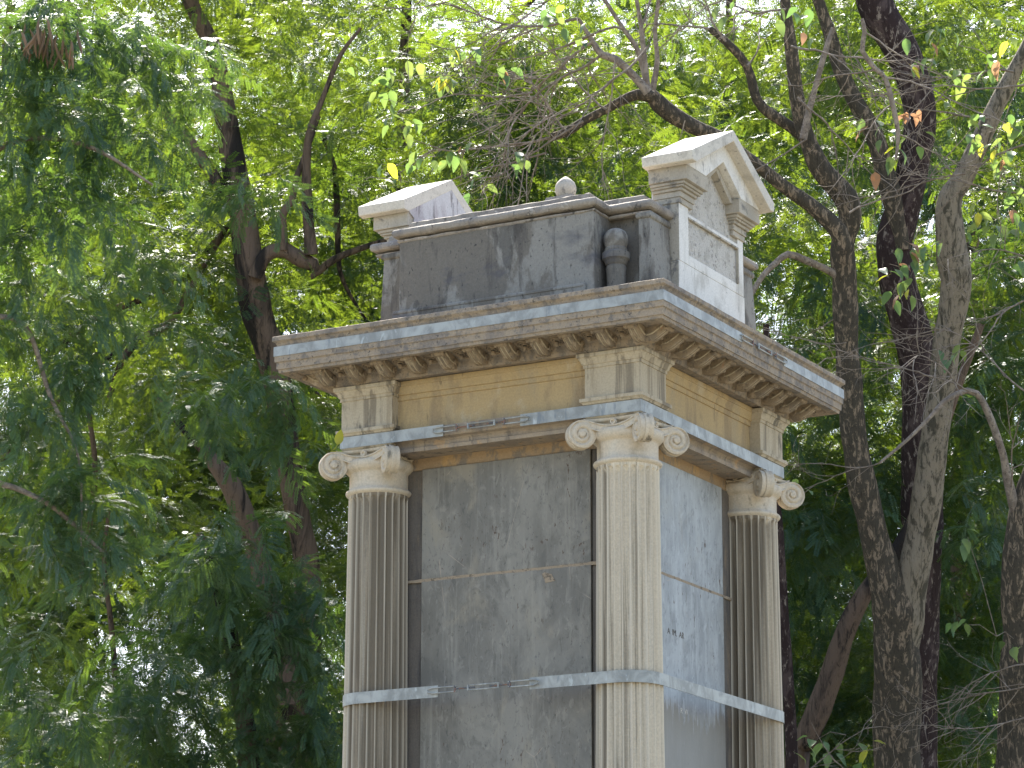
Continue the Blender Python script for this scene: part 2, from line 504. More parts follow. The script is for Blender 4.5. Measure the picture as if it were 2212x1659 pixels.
class MB:
    """collects geometry in model coordinates (z=0 at the architrave line)"""
    def __init__(s, off=OZ):
        s.v, s.f, s.off = [], [], off

    def grid(s, rows, closed_u=False, closed_v=False):
        b = len(s.v)
        nr, nc = len(rows), len(rows[0])
        for r_ in rows:
            s.v += [tuple(p) for p in r_]
        for i in range(nr if closed_v else nr - 1):
            for j in range(nc if closed_u else nc - 1):
                i2, j2 = (i + 1) % nr, (j + 1) % nc
                s.f.append((b + i * nc + j, b + i * nc + j2, b + i2 * nc + j2, b + i2 * nc + j))
        return s

    def poly(s, pts):
        b = len(s.v)
        s.v += [tuple(p) for p in pts]
        s.f.append(tuple(range(b, b + len(pts))))
        return s

    def box(s, x0, x1, y0, y1, z0, z1):
        b = len(s.v)
        s.v += [(x0, y0, z0), (x1, y0, z0), (x1, y1, z0), (x0, y1, z0), (x0, y0, z1), (x1, y0, z1), (x1, y1, z1), (x0, y1, z1)]
        s.f += [tuple(b + i for i in q) for q in ((3, 2, 1, 0), (4, 5, 6, 7), (0, 1, 5, 4), (1, 2, 6, 5), (2, 3, 7, 6), (3, 0, 4, 7))]
        return s

    def hexa(s, pts):
        b = len(s.v)
        s.v += [tuple(p) for p in pts]
        s.f += [tuple(b + i for i in q) for q in ((3, 2, 1, 0), (4, 5, 6, 7), (0, 1, 5, 4), (1, 2, 6, 5), (2, 3, 7, 6), (3, 0, 4, 7))]
        return s

    def prism_x(s, yz, x0, x1):
        n = len(yz)
        b = len(s.v)
        s.v += [(x0, y, z) for y, z in yz] + [(x1, y, z) for y, z in yz]
        s.f.append(tuple(b + n - 1 - i for i in range(n)))
        s.f.append(tuple(b + n + i for i in range(n)))
        for i in range(n):
            j = (i + 1) % n
            s.f.append((b + i, b + j, b + n + j, b + n + i))
        return s

    def sweep(s, poly, prof, seg=.08, jit=.0012, cap=True):
        """mitred moulding round a right-angled CCW polygon"""
        n = len(poly)
        mit = []
        for i in range(n):
            a, b_, c = (Vector(poly[(i - 1) % n]), Vector(poly[i]), Vector(poly[(i + 1) % n]))
            d1, d2 = (b_ - a).normalized(), (c - b_).normalized()
            n1, n2 = Vector((d1.y, -d1.x)), Vector((d2.y, -d2.x))
            mit.append((n1 + n2) / (1 + n1.dot(n2)))
        rows = []
        for (o, z) in prof:
            row = []
            for i in range(n):
                p0 = Vector(poly[i]) + mit[i] * o
                p1 = Vector(poly[(i + 1) % n]) + mit[(i + 1) % n] * o
                base_len = (Vector(poly[(i + 1) % n]) - Vector(poly[i])).length
                k = max(1, int(base_len / seg)) if seg else 1
                for q in range(k):
                    p = p0.lerp(p1, q / k)
                    if jit and seg:
                        h = mnoise.noise_vector(Vector((p.x * 9, p.y * 9, z * 30))) * jit
                        h2 = mnoise.noise_vector(Vector((p.x * 31, p.y * 31, z * 50))) * jit * .8
                        row.append((p.x + h.x + h2.x, p.y + h.y + h2.y, z + (h.z + h2.z)))
                    else:
                        row.append((p.x, p.y, z))
            rows.append(row)
        s.grid(rows, closed_u=True)
        if cap:
            s.poly(rows[-1])
            s.poly(list(reversed(rows[0])))
        return s

    def lathe(s, cx, cy, prof, n=32, caps=True):
        rows = [[(cx + r_ * math.cos(2 * math.pi * i / n), cy + r_ * math.sin(2 * math.pi * i / n), z) for i in range(n)] for (r_, z) in prof]
        s.grid(rows, closed_u=True)
        if caps:
            s.poly(rows[-1])
            s.poly(list(reversed(rows[0])))
        return s

    def tube(s, pts, radii, n=6, wob=0, caps=True, seed=0):
        pts = [Vector(p) for p in pts]
        rows = []
        up = None
        for i, p in enumerate(pts):
            d = (pts[min(i + 1, len(pts) - 1)] - pts[max(i - 1, 0)]).normalized()
            if up is None:
                up = Vector((0, 0, 1)) if abs(d.z) < .9 else Vector((1, 0, 0))
            a = d.cross(up).normalized()
            b_ = a.cross(d).normalized()
            up = b_
            row = []
            for k in range(n):
                an = 2 * math.pi * k / n
                rr = radii[i]
                v = a * math.cos(an) + b_ * math.sin(an)
                if wob:
                    q = p + v * rr
                    rr *= 1 + wob * mnoise.noise(q * 2.6 + Vector((seed, 0, 0))) + wob * .55 * mnoise.noise(Vector((q.x * 9, q.y * 9, q.z * 3.5)) + Vector((seed, 3, 0)))
                row.append(tuple(p + v * rr))
            rows.append(row)
        s.grid(rows, closed_u=True)
        if caps:
            s.poly(rows[-1])
            s.poly(list(reversed(rows[0])))
        return s

    def mesh(s, name, origin=Vector((0, 0, 0)), smooth=False):
        me = bpy.data.meshes.new(name)
        o = Vector(origin)
        me.from_pydata([(x - o.x, y - o.y, z + s.off - o.z) for x, y, z in s.v], [], s.f)
        me.update()
        if smooth:
            me.polygons.foreach_set('use_smooth', [True] * len(me.polygons))
        return me

    def build(s, name, mat, parent=None, smooth=False, bevel=0, angle=None, kind=None, label=None):
        base = wloc(parent) if parent else Vector((0, 0, 0))
        me = s.mesh(name, base, smooth)
        me.materials.append(mat)
        o = link(bpy.data.objects.new(name, me))
        if parent:
            o.parent = parent
        if smooth and angle:
            me.set_sharp_from_angle(angle=math.radians(angle))
        if bevel:
            m = o.modifiers.new('bevel', 'BEVEL')
            m.width = bevel
            m.segments = 2
            m.limit_method = 'ANGLE'
            m.angle_limit = math.radians(40)
        return tag(o, label, None, None, kind)


def inst(name, me, parent, loc, rotz=0, mat4=None):
    """a child sharing mesh data; loc in world coordinates (parents are unrotated)"""
    o = link(bpy.data.objects.new(name, me))
    o.parent = parent
    if mat4 is not None:
        m = mat4.copy()
        m.translation = Vector(loc) - wloc(parent)
        o.matrix_local = m
    else:
        o.location = Vector(loc) - wloc(parent)
        o.rotation_euler = (0, 0, rotz)
    return o


# ================================================================== SETTING
W, D = 2.4, 2.38                           # plan of the entablature: x -2.4..0, y 0..2.38
CX, CY = -1.2, 1.19
g = MB(0)
N = 40
rows = []
for j in range(N + 1):
    row = []
    for i in range(N + 1):
        x, y = -600 + 1200 * i / N, -600 + 1200 * j / N
        row.append((x, y, 0))
    rows.append(row)
g.grid(rows)
tag(g.build('ground', M['ground']), kind='structure')
pv = MB(0)
pv.box(-6, 3.6, -3.6, 6, -.05, .06)
tag(pv.build('paved_terrace', M['paving'], bevel=.01), kind='structure')

# ================================================================== MONUMENT
mon = empty('stone_monument', (CX, CY, .06),
            'tall square stone monument with fluted corner columns and pedimented top', 'monument')
RECT = [(-W, 0), (0, 0), (0, D), (-W, D)]


def ccw(x0, x1, y0, y1):
    return [(x0, y0), (x1, y0), (x1, y1), (x0, y1)]


# pedestal and steps (below the picture)
b = MB()
b.box(-3.1, .7, -.7, 3.08, -6.66, -6.4)
b.build('step', M['cornice'], mon, bevel=.015)
b = MB()
b.box(-2.85, .45, -.45, 2.83, -6.4, -6.14)
b.build('step', M['cornice'], mon, bevel=.015)
b = MB()
b.sweep(ccw(-2.4, 0, 0, 2.38), [(.08, -6.14), (.08, -5.95), (.02, -5.9), (.0, -5.85), (0, -4.95), (.03, -4.9), (.08, -4.85), (.08, -4.72)], .15)
b.build('pedestal', M['architrave'], mon)

# core
b = MB()
b.box(-2.125, -.275, .30, 2.08, -4.72, -.16)
b.build('wall_core', M['wall'], mon)
b = MB()
b.sweep(ccw(-2.12, -.28, .30, 2.08), [(.008, -.235), (.012, -.228), (.012, -.150)], .08, .002)
b.build('lintel_course', M['lintel'], mon)
# margins: upright strips beside the panels
for (x0, x1, y0, y1) in ((-2.03, -1.885, .283, .31), (-.52, -.38, .283, .31), (-.31, -.262, .40, .545), (-.31, -.262, 1.835, 1.98),
                         (-2.14, -2.108, .40, .545), (-2.14, -2.108, 1.835, 1.98), (-2.03, -1.885, 2.07, 2.098), (-.52, -.38, 2.07, 2.098)):
    b = MB()
    b.box(x0, x1, y0, y1, -4.70, -.238)
    b.build('margin_strip', M['wall'], mon, bevel=.006)


def panel(x0, x1, y0, y1, z0, z1, mat):
    b_ = MB()
    b_.box(x0, x1, y0, y1, z0, z1)
    return b_.build('slate_panel', mat, mon, bevel=.005)


for (z0, z1) in ((-1.038, -.236), (-2.95, -1.052), (-4.70, -2.966)):
    panel(-1.880, -.525, .268, .31, z0, z1, M['slate_front'])
    panel(-1.880, -.525, 2.07, 2.112, z0, z1, M['slate_front'])
    panel(-.31, -.250, .55, 1.83, z0, z1, M['slate_side'])
    panel(-2.15, -2.09, .55, 1.83, z0, z1, M['slate_side'])
for zz in (-1.045, -2.958):
    b = MB()
    b.sweep(ccw(-2.128, -.272, .29, 2.09), [(0, zz - .011), (.021, zz - .011), (.021, zz + .011), (0, zz + .011)], .03, .003, cap=False)
    b.build('mortar_seam', M['mortar'], mon)

for (txt, px_, py_, sz, mt) in (('A  IM.  AR', 1442, 1368, .062, 'wall'), ('R  W', 1470, 1540, .055, 'stele')):
    fc = bpy.data.curves.new('inscription', 'FONT')
    fc.body = txt
    fc.size = sz
    fc.extrude = .0004
    fc.materials.append(M[mt])
    d_ = FW + RV * (px_ - PW / 2) / FPX - UV * (py_ - PH / 2) / FPX
    q_ = CAM + d_ * ((-.2488 - CAM[0]) / d_[0])
    ft = link(bpy.data.objects.new('inscription_text', fc))
    bpy.context.view_layer.update()
    fo = link(bpy.data.objects.new('inscription', bpy.data.meshes.new_from_object(ft)))
    bpy.data.objects.remove(ft)
    fo.parent = mon
    fo['kind'] = 'stuff'
    fo.location = Vector(q_) - mon.location
    fo.rotation_euler = (math.pi / 2, 0, math.pi / 2)

b = MB()
rc_ = random.Random(3)
ring = []
for k in range(11):
    a = 2 * math.pi * k / 11
    q = rc_.uniform(.6, 1.1)
    ring.append((-.86 + .055 * q * math.cos(a) - .02 * math.sin(a), .2655, -1.115 + .045 * q * math.sin(a)))
b.grid([ring, [(x + rc_.uniform(-.004, .004), .2705, z) for x, y, z in ring]], closed_u=True)
b.poly(ring[::-1])
b.build('mortar_patch', M['mortar'], mon)

# columns -----------------------------------------------------------
RC = .2


def shaft_mesh(off):
    b_ = MB()
    nfl, sub = 24, 12
    zs = [-.425, -.445, -.452, -.458, -.466, -.478, -.495, -.52]
    zs += [-.52 - (4.58 - .52 - .12) * k / 16 for k in range(1, 17)]
    zs += [-4.50, -4.53, -4.56]
    rows_ = []
    for z in zs:
        tt = (-z - .44) / 4.1
        R_ = .2165 + .032 * tt
        dp = 0
        if -4.52 < z < -.448:
            dp = min(1, math.sqrt(max(0, (-z - .448)) / .045))
        row = []
        for k in range(nfl * sub):
            a = 2 * math.pi * k / (nfl * sub)
            u = (k % sub) / sub
            q = abs(u - .5) / .435
            d_ = .030 * math.sqrt(max(0, 1 - q * q)) * dp if q < 1 else 0
            nn = .0016 * mnoise.noise(Vector((math.cos(a) * 6 + off, math.sin(a) * 6, z * 8))) + .0012 * mnoise.noise(Vector((math.cos(a) * 20 + off, math.sin(a) * 20, z * 25)))
            rr = R_ - d_ + nn
            row.append((rr * math.cos(a), rr * math.sin(a), z))
        rows_.append(row)
    b_.grid(list(reversed(rows_)), closed_u=True)
    # base torus and plinth
    b_.lathe(0, 0, [(.30, -4.66), (.325, -4.64), (.325, -4.61), (.29, -4.595), (.28, -4.58), (.30, -4.57), (.30, -4.55), (.265, -4.54), (.25, -4.52), (.24, -4.50)], 40)
    b_.box(-.34, .34, -.34, .34, -4.72, -4.66)
    return b_


def neck_mesh():
    b_ = MB()
    b_.lathe(0, 0, [(.205, -.445), (.212, -.428), (.226, -.422), (.236, -.412), (.239, -.402), (.234, -.392), (.222, -.386), (.219, -.380),
                    (.212, -.372), (.2115, -.33), (.212, -.272), (.216, -.262), (.226, -.256), (.238, -.245), (.247, -.232), (.252, -.215), (.250, -.195), (.243, -.18), (.19, -.165)], 56)
    return b_


def volute_mesh():
    """thick scroll, axis along local y, centre at origin; x points outward along the diagonal"""
    b_ = MB(0)
    R_, th = .097, .052
    nr, na = 16, 56
    turns = 2.3
    for side in (1, -1):
        rows_ = []
        for i in range(nr + 1):
            row = []
            rr = R_ * i / nr
            for k in range(na):
                a = 2 * math.pi * k / na
                rn = rr / R_
                ph = (math.log(max(rn, .16) / .16) / math.log(1 / .16)) * turns - a / (2 * math.pi)
                fr = ph - math.floor(ph)
                ridge = math.exp(-((fr - .5) / .17) ** 2)
                gro = math.exp(-((min(fr, 1 - fr)) / .16) ** 2)
                y = th - .015 * gro * (1 if rn > .2 else 0)
                if rn <= .2:
                    y = th + .006
                if rn > .93:
                    y = th - .004
                row.append((rr * math.cos(a), side * y, rr * math.sin(a)))
            rows_.append(row)
        b_.grid(rows_ if side < 0 else rows_[::-1], closed_u=True)
    # rim, hollowed with a central fillet
    rows_ = []
    prof = [(R_, -th + .004), (R_ + .002, -th + .010), (R_ - .002, -th * .5), (R_ - .003, -.014), (R_ + .004, -.012), (R_ + .004, .012), (R_ - .003, .014), (R_ - .002, th * .5), (R_ + .002, th - .010), (R_, th - .004)]
    for (rr, y) in prof:
        rows_.append([(rr * math.cos(2 * math.pi * k / na), y, rr * math.sin(2 * math.pi * k / na)) for k in range(na)])
    b_.grid(rows_[::-1], closed_u=True)
    return b_


def scroll_band_mesh():
    """concave swag band along the -y side, joining two volutes; local origin = column axis, z model"""
    b_ = MB(0)
    n_ = 22
    rows_ = []
    for i in range(n_ + 1):
        u = -1 + 2 * i / n_
        x = u * .212
        dist = -(.224 + .020 * abs(u) ** 1.5)
        ztop = -.158 + .052 * (abs(u) ** 1.9) - .004 * math.cos(u * math.pi)
        hgt = .054 + .006 * (1 - abs(u))
        zc = ztop - hgt
        dn = .012
        rows_.append([(x, dist + .07, ztop + .001), (x, dist + .006, ztop + .001), (x, dist - .004, ztop), (x, dist - .004, ztop - .007), (x, dist + dn * .4, ztop - .012),
                      (x, dist + dn * .5, zc + .012), (x, dist - .003, zc + .007), (x, dist - .003, zc), (x, dist + .07, zc - .002)])
    b_.grid([list(r_) for r_ in zip(*rows_)][::-1])
    return b_


def abacus_mesh():
    b_ = MB(0)
    rows_ = []
    for (sc, z) in ((.80, -.165), (.82, -.128), (.94, -.124), (.98, -.116), (1.0, -.103), (.90, -.1005)):
        row = []
        for q in range(4):
            a0 = q * math.pi / 2
            for k in range(12):
                u = -1 + 2 * k / 12
                x, y = u * .235, -(.195 + .04 * abs(u) ** 2.2)
                x, y = x * sc, y * sc
                row.append((x * math.cos(a0) - y * math.sin(a0), x * math.sin(a0) + y * math.cos(a0), z))
        rows_.append(row)
    b_.grid(rows_, closed_u=True)
    b_.poly(rows_[-1])
    b_.poly(rows_[0][::-1])
    return b_


def rosette_mesh():
    b_ = MB(0)
    rows_ = []
    for (r_, h) in ((.006, -.004), (.010, -.004), (.013, -.014), (.020, -.016), (.023, -.010), (.024, .008)):
        rows_.append([(r_ * math.cos(2 * math.pi * k / 16), h, r_ * math.sin(2 * math.pi * k / 16)) for k in range(16)])
    b_.grid(rows_, closed_u=True)
    b_.poly(rows_[0][::-1])
    return b_


def m2(mb, name, mat, smooth=True, ang=38):
    me = mb.mesh(name, (0, 0, 0), smooth)
    me.materials.append(mat)
    if ang:
        me.set_sharp_from_angle(angle=math.radians(ang))
    return me


def zoff(mb):
    mb.off = 0
    return mb


me_neck = m2(zoff(neck_mesh()), 'necking', M['cream'], True, 60)
me_vol = m2(volute_mesh(), 'volute', M['cream'], True, 55)
me_band = m2(scroll_band_mesh(), 'scroll_band', M['cream'])
me_aba = m2(abacus_mesh(), 'abacus', M['cream'])
me_ros = m2(rosette_mesh(), 'rosette', M['cream'])
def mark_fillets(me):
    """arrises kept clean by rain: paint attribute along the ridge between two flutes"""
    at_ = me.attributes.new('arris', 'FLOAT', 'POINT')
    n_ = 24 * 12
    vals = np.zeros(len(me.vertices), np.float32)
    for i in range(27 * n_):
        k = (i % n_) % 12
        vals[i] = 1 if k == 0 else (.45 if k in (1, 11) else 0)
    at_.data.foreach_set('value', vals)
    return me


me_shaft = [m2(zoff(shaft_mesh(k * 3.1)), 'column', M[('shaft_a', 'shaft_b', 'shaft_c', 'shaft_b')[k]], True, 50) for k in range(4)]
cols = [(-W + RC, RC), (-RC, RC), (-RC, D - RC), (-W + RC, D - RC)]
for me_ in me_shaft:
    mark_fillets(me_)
for k, (x, y) in enumerate(cols):
    c = inst('column', me_shaft[k], mon, (x, y, OZ))
    inst('necking', me_neck, c, (x, y, OZ))
    inst('abacus', me_aba, c, (x, y, OZ))
    for q in range(4):
        a = math.pi / 4 + q * math.pi / 2
        inst('volute', me_vol, c, (x + .338 * math.cos(a), y + .338 * math.sin(a), OZ - .215), a)
        a2 = q * math.pi / 2
        inst('scroll_band', me_band, c, (x, y, OZ), a2)
        inst('rosette', me_ros, c, (x + .212 * math.sin(a2), y - .212 * math.cos(a2), OZ - .140), a2)

# architrave --------------------------------------------------------
b = MB()
b.sweep(RECT, [(-.30, -.150), (-.085, -.150), (-.085, -.155), (-.062, -.155), (-.056, -.128), (-.070, -.122), (-.066, -.10), (-.05, -.084), (-.012, -.078), (-.004, -.07), (-.004, -.002), (-.02, .0)], .06, .002)
b.build('architrave', M['architrave'], mon, smooth=True, angle=30)
b = MB()
b.sweep(RECT, [(-.10, .0), (-.085, .001), (-.085, .234), (-.074, .238), (-.074, .272), (-.062, .276), (-.060, .300), (-.048, .325), (-.048, .332), (-.042, .334), (-.042, .368), (-.20, .370)], .06, .001)
b.build('frieze', M['ochre'], mon, smooth=True, angle=30)
for k, (x0, x1, y0, y1) in enumerate(((-2.4, -1.975, 0, .40), (-.425, 0, 0, .40), (-.425, 0, 1.98, 2.38), (-2.4, -1.975, 1.98, 2.38))):
    ps = M['block']
    b = MB()
    b.sweep(ccw(x0, x1, y0, y1), [(-.03, -.102), (-.012, -.100), (-.006, -.094), (.0, -.088), (0, .003), (.012, .004), (.014, .010), (.022, .018), (.030, .022), (.031, .044), (.004, .047), (.0, .050), (0, .262),
                                 (.008, .263), (.009, .284), (.016, .287), (.020, .298), (.024, .312), (.036, .330), (.046, .334), (.047, .360), (-.03, .362)], .05, .0016)
    b.build('frieze_block', ps, mon, smooth=True, angle=28)

# cornice -----------------------------------------------------------
b = MB()
b.sweep(RECT, [(-.40, .371), (-.10, .371), (-.095, .374), (.022, .374), (.024, .366), (.034, .366), (.036, .378), (.042, .386), (.050, .430), (.075, .455), (.15, .470), (.20, .472), (.245, .470),
               (.25, .458), (.262, .452), (.282, .452), (.288, .446), (.330, .446), (.334, .468), (.343, .470), (.343, .516), (.346, .520), (.354, .524), (.354, .640),
               (.343, .643), (.345, .655), (.352, .668), (.366, .676), (.369, .680), (.369, .708), (.364, .712), (.10, .722), (-.3, .727)], .045, .0022)
b.build('cornice', M['cornice'], mon, smooth=True, angle=28)

# modillions: ribbed console + scroll; mesh with outward = -y
def modillion_mesh(seed=0):
    b_ = MB(0)
    nt, nu = 18, 19
    w = .084
    rows_ = []
    for i in range(nt + 1):
        t_ = i / nt
        o = .258 - .225 * t_
        zu = .452 - .062 * t_ - .034 * math.sin(math.pi * min(1, t_ ** 1.3 * 1.1))
        row = []
        for j in range(nu + 1):
            u = j / nu
            rib = abs(math.sin(3 * math.pi * u)) ** .6
            edge = 0 if 0 < j < nu else .02
            ww = w * (.86 + .14 * math.sin(math.pi * t_))
            zz = zu - .014 + .026 * (1 - rib) + edge + .0012 * mnoise.noise(Vector((u * 9 + seed, t_ * 9, 0)))
            row.append((-ww / 2 + ww * u, -o, zz))
        rows_.append([(row[0][0], -o, .482)] + row + [(row[-1][0], -o, .482)])
    b_.grid(rows_)
    b_.poly(rows_[0])
    b_.poly(rows_[-1][::-1])
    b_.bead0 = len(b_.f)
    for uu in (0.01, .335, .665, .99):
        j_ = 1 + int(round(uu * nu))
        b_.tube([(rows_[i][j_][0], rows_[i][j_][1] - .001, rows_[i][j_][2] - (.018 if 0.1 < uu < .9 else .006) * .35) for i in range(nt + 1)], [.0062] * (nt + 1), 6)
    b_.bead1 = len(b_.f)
    # outer scroll roll with rings
    n_ = 16
    rr = []
    for (x, r_) in ((-.050, .004), (-.050, .016), (-.046, .021), (-.036, .021), (-.030, .015), (-.018, .018), (-.012, .021), (.012, .021), (.018, .018), (.030, .015), (.036, .021), (.046, .021), (.050, .016), (.050, .004)):
        rr.append([(x, -.252 + r_ * math.cos(2 * math.pi * k / n_), .449 + r_ * math.sin(2 * math.pi * k / n_)) for k in range(n_)])
    b_.grid(rr, closed_u=True)
    # side scroll eye
    for s_ in (-1, 1):
        pts = []
        for k in range(20):
            a = k / 19 * 2.3 * 2 * math.pi
            r_ = .026 - .021 * k / 19
            pts.append((s_ * .048, -.085 + r_ * math.cos(a), .418 + r_ * math.sin(a)))
        b_.tube(pts, [.0055] * 20, 5)
    return b_


def coffer_mesh():
    b_ = MB(0)
    n_ = 20
    for (rad, h0) in ((.055, 0), (.038, .006), (.021, .012)):
        ring = []
        for k in range(n_):
            a = 2 * math.pi * k / n_
            ring.append((rad * math.cos(a), rad * 1.15 * math.sin(a), 0))
        pts = ring + [ring[0]]
        out = []
        for (x, y, _) in pts:
            o = .135 - y
            zz = .402 + .064 * min(1, max(0, (o - .04) / .10)) ** .5 - h0
            out.append((x, -o, zz))
        b_.tube(out, [.0065] * len(out), 5, caps=False)
    b_.lathe(0, -.135, [(.004, .412), (.013, .415), (.016, .425), (.014, .44)], 10)
    return b_


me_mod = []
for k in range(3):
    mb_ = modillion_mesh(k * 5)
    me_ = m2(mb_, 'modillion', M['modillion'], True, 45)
    me_.materials.append(M['block'])  # paler stone for the rib beads: worn edges plus edge highlights put into the colour
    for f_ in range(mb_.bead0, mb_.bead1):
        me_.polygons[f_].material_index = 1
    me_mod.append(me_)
me_cof = m2(coffer_mesh(), 'coffer_rosette', M['modillion'], True, 60)
mi = 0
for side in range(4):
    for k in range(-5, 6):
        ax = [(CX + .2515 * k, 0), (0, CY + .2515 * k), (CX + .2515 * k, D), (-W, CY + .2515 * k)][side]
        rz = [0, math.pi / 2, math.pi, -math.pi / 2][side]
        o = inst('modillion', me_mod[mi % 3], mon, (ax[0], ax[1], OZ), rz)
        mi += 1
    for k in range(-5, 5):
        ax = [(CX + .2515 * (k + .5), 0), (0, CY + .2515 * (k + .5)), (CX + .2515 * (k + .5), D), (-W, CY + .2515 * (k + .5))][side]
        rz = [0, math.pi / 2, math.pi, -math.pi / 2][side]
        inst('coffer_rosette', me_cof, mon, (ax[0], ax[1], OZ), rz)

# attic --------------------------------------------------------------
def rel(x0, x1, y0, y1):
    return (CX + x0, CX + x1, CY + y0, CY + y1)


b = MB()
b.box(*rel(-.795, .795, -1.085, 1.085), .71, 1.447)
b.box(*rel(-1.02, 1.02, -.81, .81), .71, 1.4465)
b.build('attic_wall', M['attic'], mon, bevel=.01)
for sy in (-1, 1):
    y0, y1 = (-1.108, -1.086) if sy < 0 else (1.086, 1.108)
    b = MB()
    z0, z1 = .72, .915
    ys = (CY + y0, CY + y1)
    b.box(CX - .835, CX + .735, ys[0], ys[1], z0, z1)
    b.box(CX - .825, CX + .725, ys[0] - .006 * (sy < 0), ys[1] + .006 * (sy > 0), z1 - .028, z1 - .006)
    b.build('attic_plinth', M['attic'], mon, bevel=.006)
# battered corner piers
for sx in (-1, 1):
    for sy in (-1, 1):
        b = MB()
        ti, to, bi, bo = 1.035, 1.125, 1.045, 1.165
        if sx < 0 and sy < 0:
            ti, to, bi, bo = .80, 1.06, .80, 1.085
        yt, yb, yin = .865, .885, .56
        xs = lambda v: CX + sx * v
        ysf = lambda v: CY + sy * v
        pts = [(xs(bi), ysf(yb), .71), (xs(bo), ysf(yb), .71), (xs(bo), ysf(yin), .71), (xs(bi), ysf(yin), .71),
               (xs(ti), ysf(yt), 1.405), (xs(to), ysf(yt), 1.405), (xs(to), ysf(yin), 1.405), (xs(ti), ysf(yin), 1.405)]
        if sx * sy > 0:
            pts = [pts[i] for i in (1, 0, 3, 2, 5, 4, 7, 6)]
        b.hexa(pts)
        b.sweep(ccw(min(xs(ti), xs(to)), max(xs(ti), xs(to)), min(ysf(yt), ysf(yin)), max(ysf(yt), ysf(yin))), [(0, 1.396), (.012, 1.402), (.016, 1.412), (.016, 1.43), (.004, 1.45)], .05, .001)
        b.build('battered_pier', M['attic'], mon, bevel=.006)
cap_poly = [(-.795, -1.085), (.795, -1.085), (.795, -.865), (1.115, -.865), (1.115, .865), (.795, .865), (.795, 1.085), (-.795, 1.085), (-.795, .865), (-1.115, .865), (-1.115, -.865), (-.795, -.865)]
cap_poly = [(CX + x, CY + y) for x, y in cap_poly]
b = MB()
b.sweep(cap_poly, [(-.06, 1.43), (.002, 1.431), (.010, 1.438), (.012, 1.448), (-.035, 1.451), (-.035, 1.464), (.020, 1.466), (.034, 1.472), (.042, 1.484), (.044, 1.500), (.040, 1.516), (.030, 1.526), (.012, 1.532),
                   (-.055, 1.540), (-.060, 1.544), (-.062, 1.592), (-.072, 1.598), (-.10, 1.600)], .05, .0045)
b.build('attic_cap', M['attic_cap'], mon, smooth=True, angle=30)
b = MB()
b.sweep(ccw(CX - .60, CX + .60, CY - .6, CY + .6), [(.0, 1.59), (0, 1.62), (-.30, 1.76), (-.47, 1.86), (-.49, 1.95), (-.52, 1.955)], .1, .001)
b.build('attic_roof', M['attic_cap'], mon)
b = MB()
b.lathe(CX, CY, [(.085, 1.95), (.065, 1.955), (.058, 1.965), (.066, 1.980), (.076, 2.000), (.081, 2.028), (.078, 2.056), (.066, 2.082), (.044, 2.104), (.020, 2.122), (.005, 2.132)], 32)
b.build('ball_finial', M['stele_side'], mon, smooth=True, angle=60)
# urn balusters in the re-entrant corners
bp = [(.086, .71), (.086, .85), (.072, .86), (.067, .88), (.066, .93), (.068, 1.00), (.073, 1.035), (.066, 1.055), (.076, 1.062), (.080, 1.082), (.088, 1.092), (.098, 1.100), (.100, 1.142), (.092, 1.152),
      (.078, 1.158), (.080, 1.176), (.074, 1.184), (.080, 1.204), (.087, 1.228), (.088, 1.250), (.084, 1.275), (.070, 1.302), (.045, 1.320), (.012, 1.328)]
for sx in (-1, 1):
    for sy in (-1, 1):
        if sx < 0 and sy < 0:
            continue
        b = MB()
        b.lathe(CX + sx * .893, CY + sy * .935, bp, 32)
        b.build('urn_baluster', M['attic'], mon, smooth=True, angle=45)

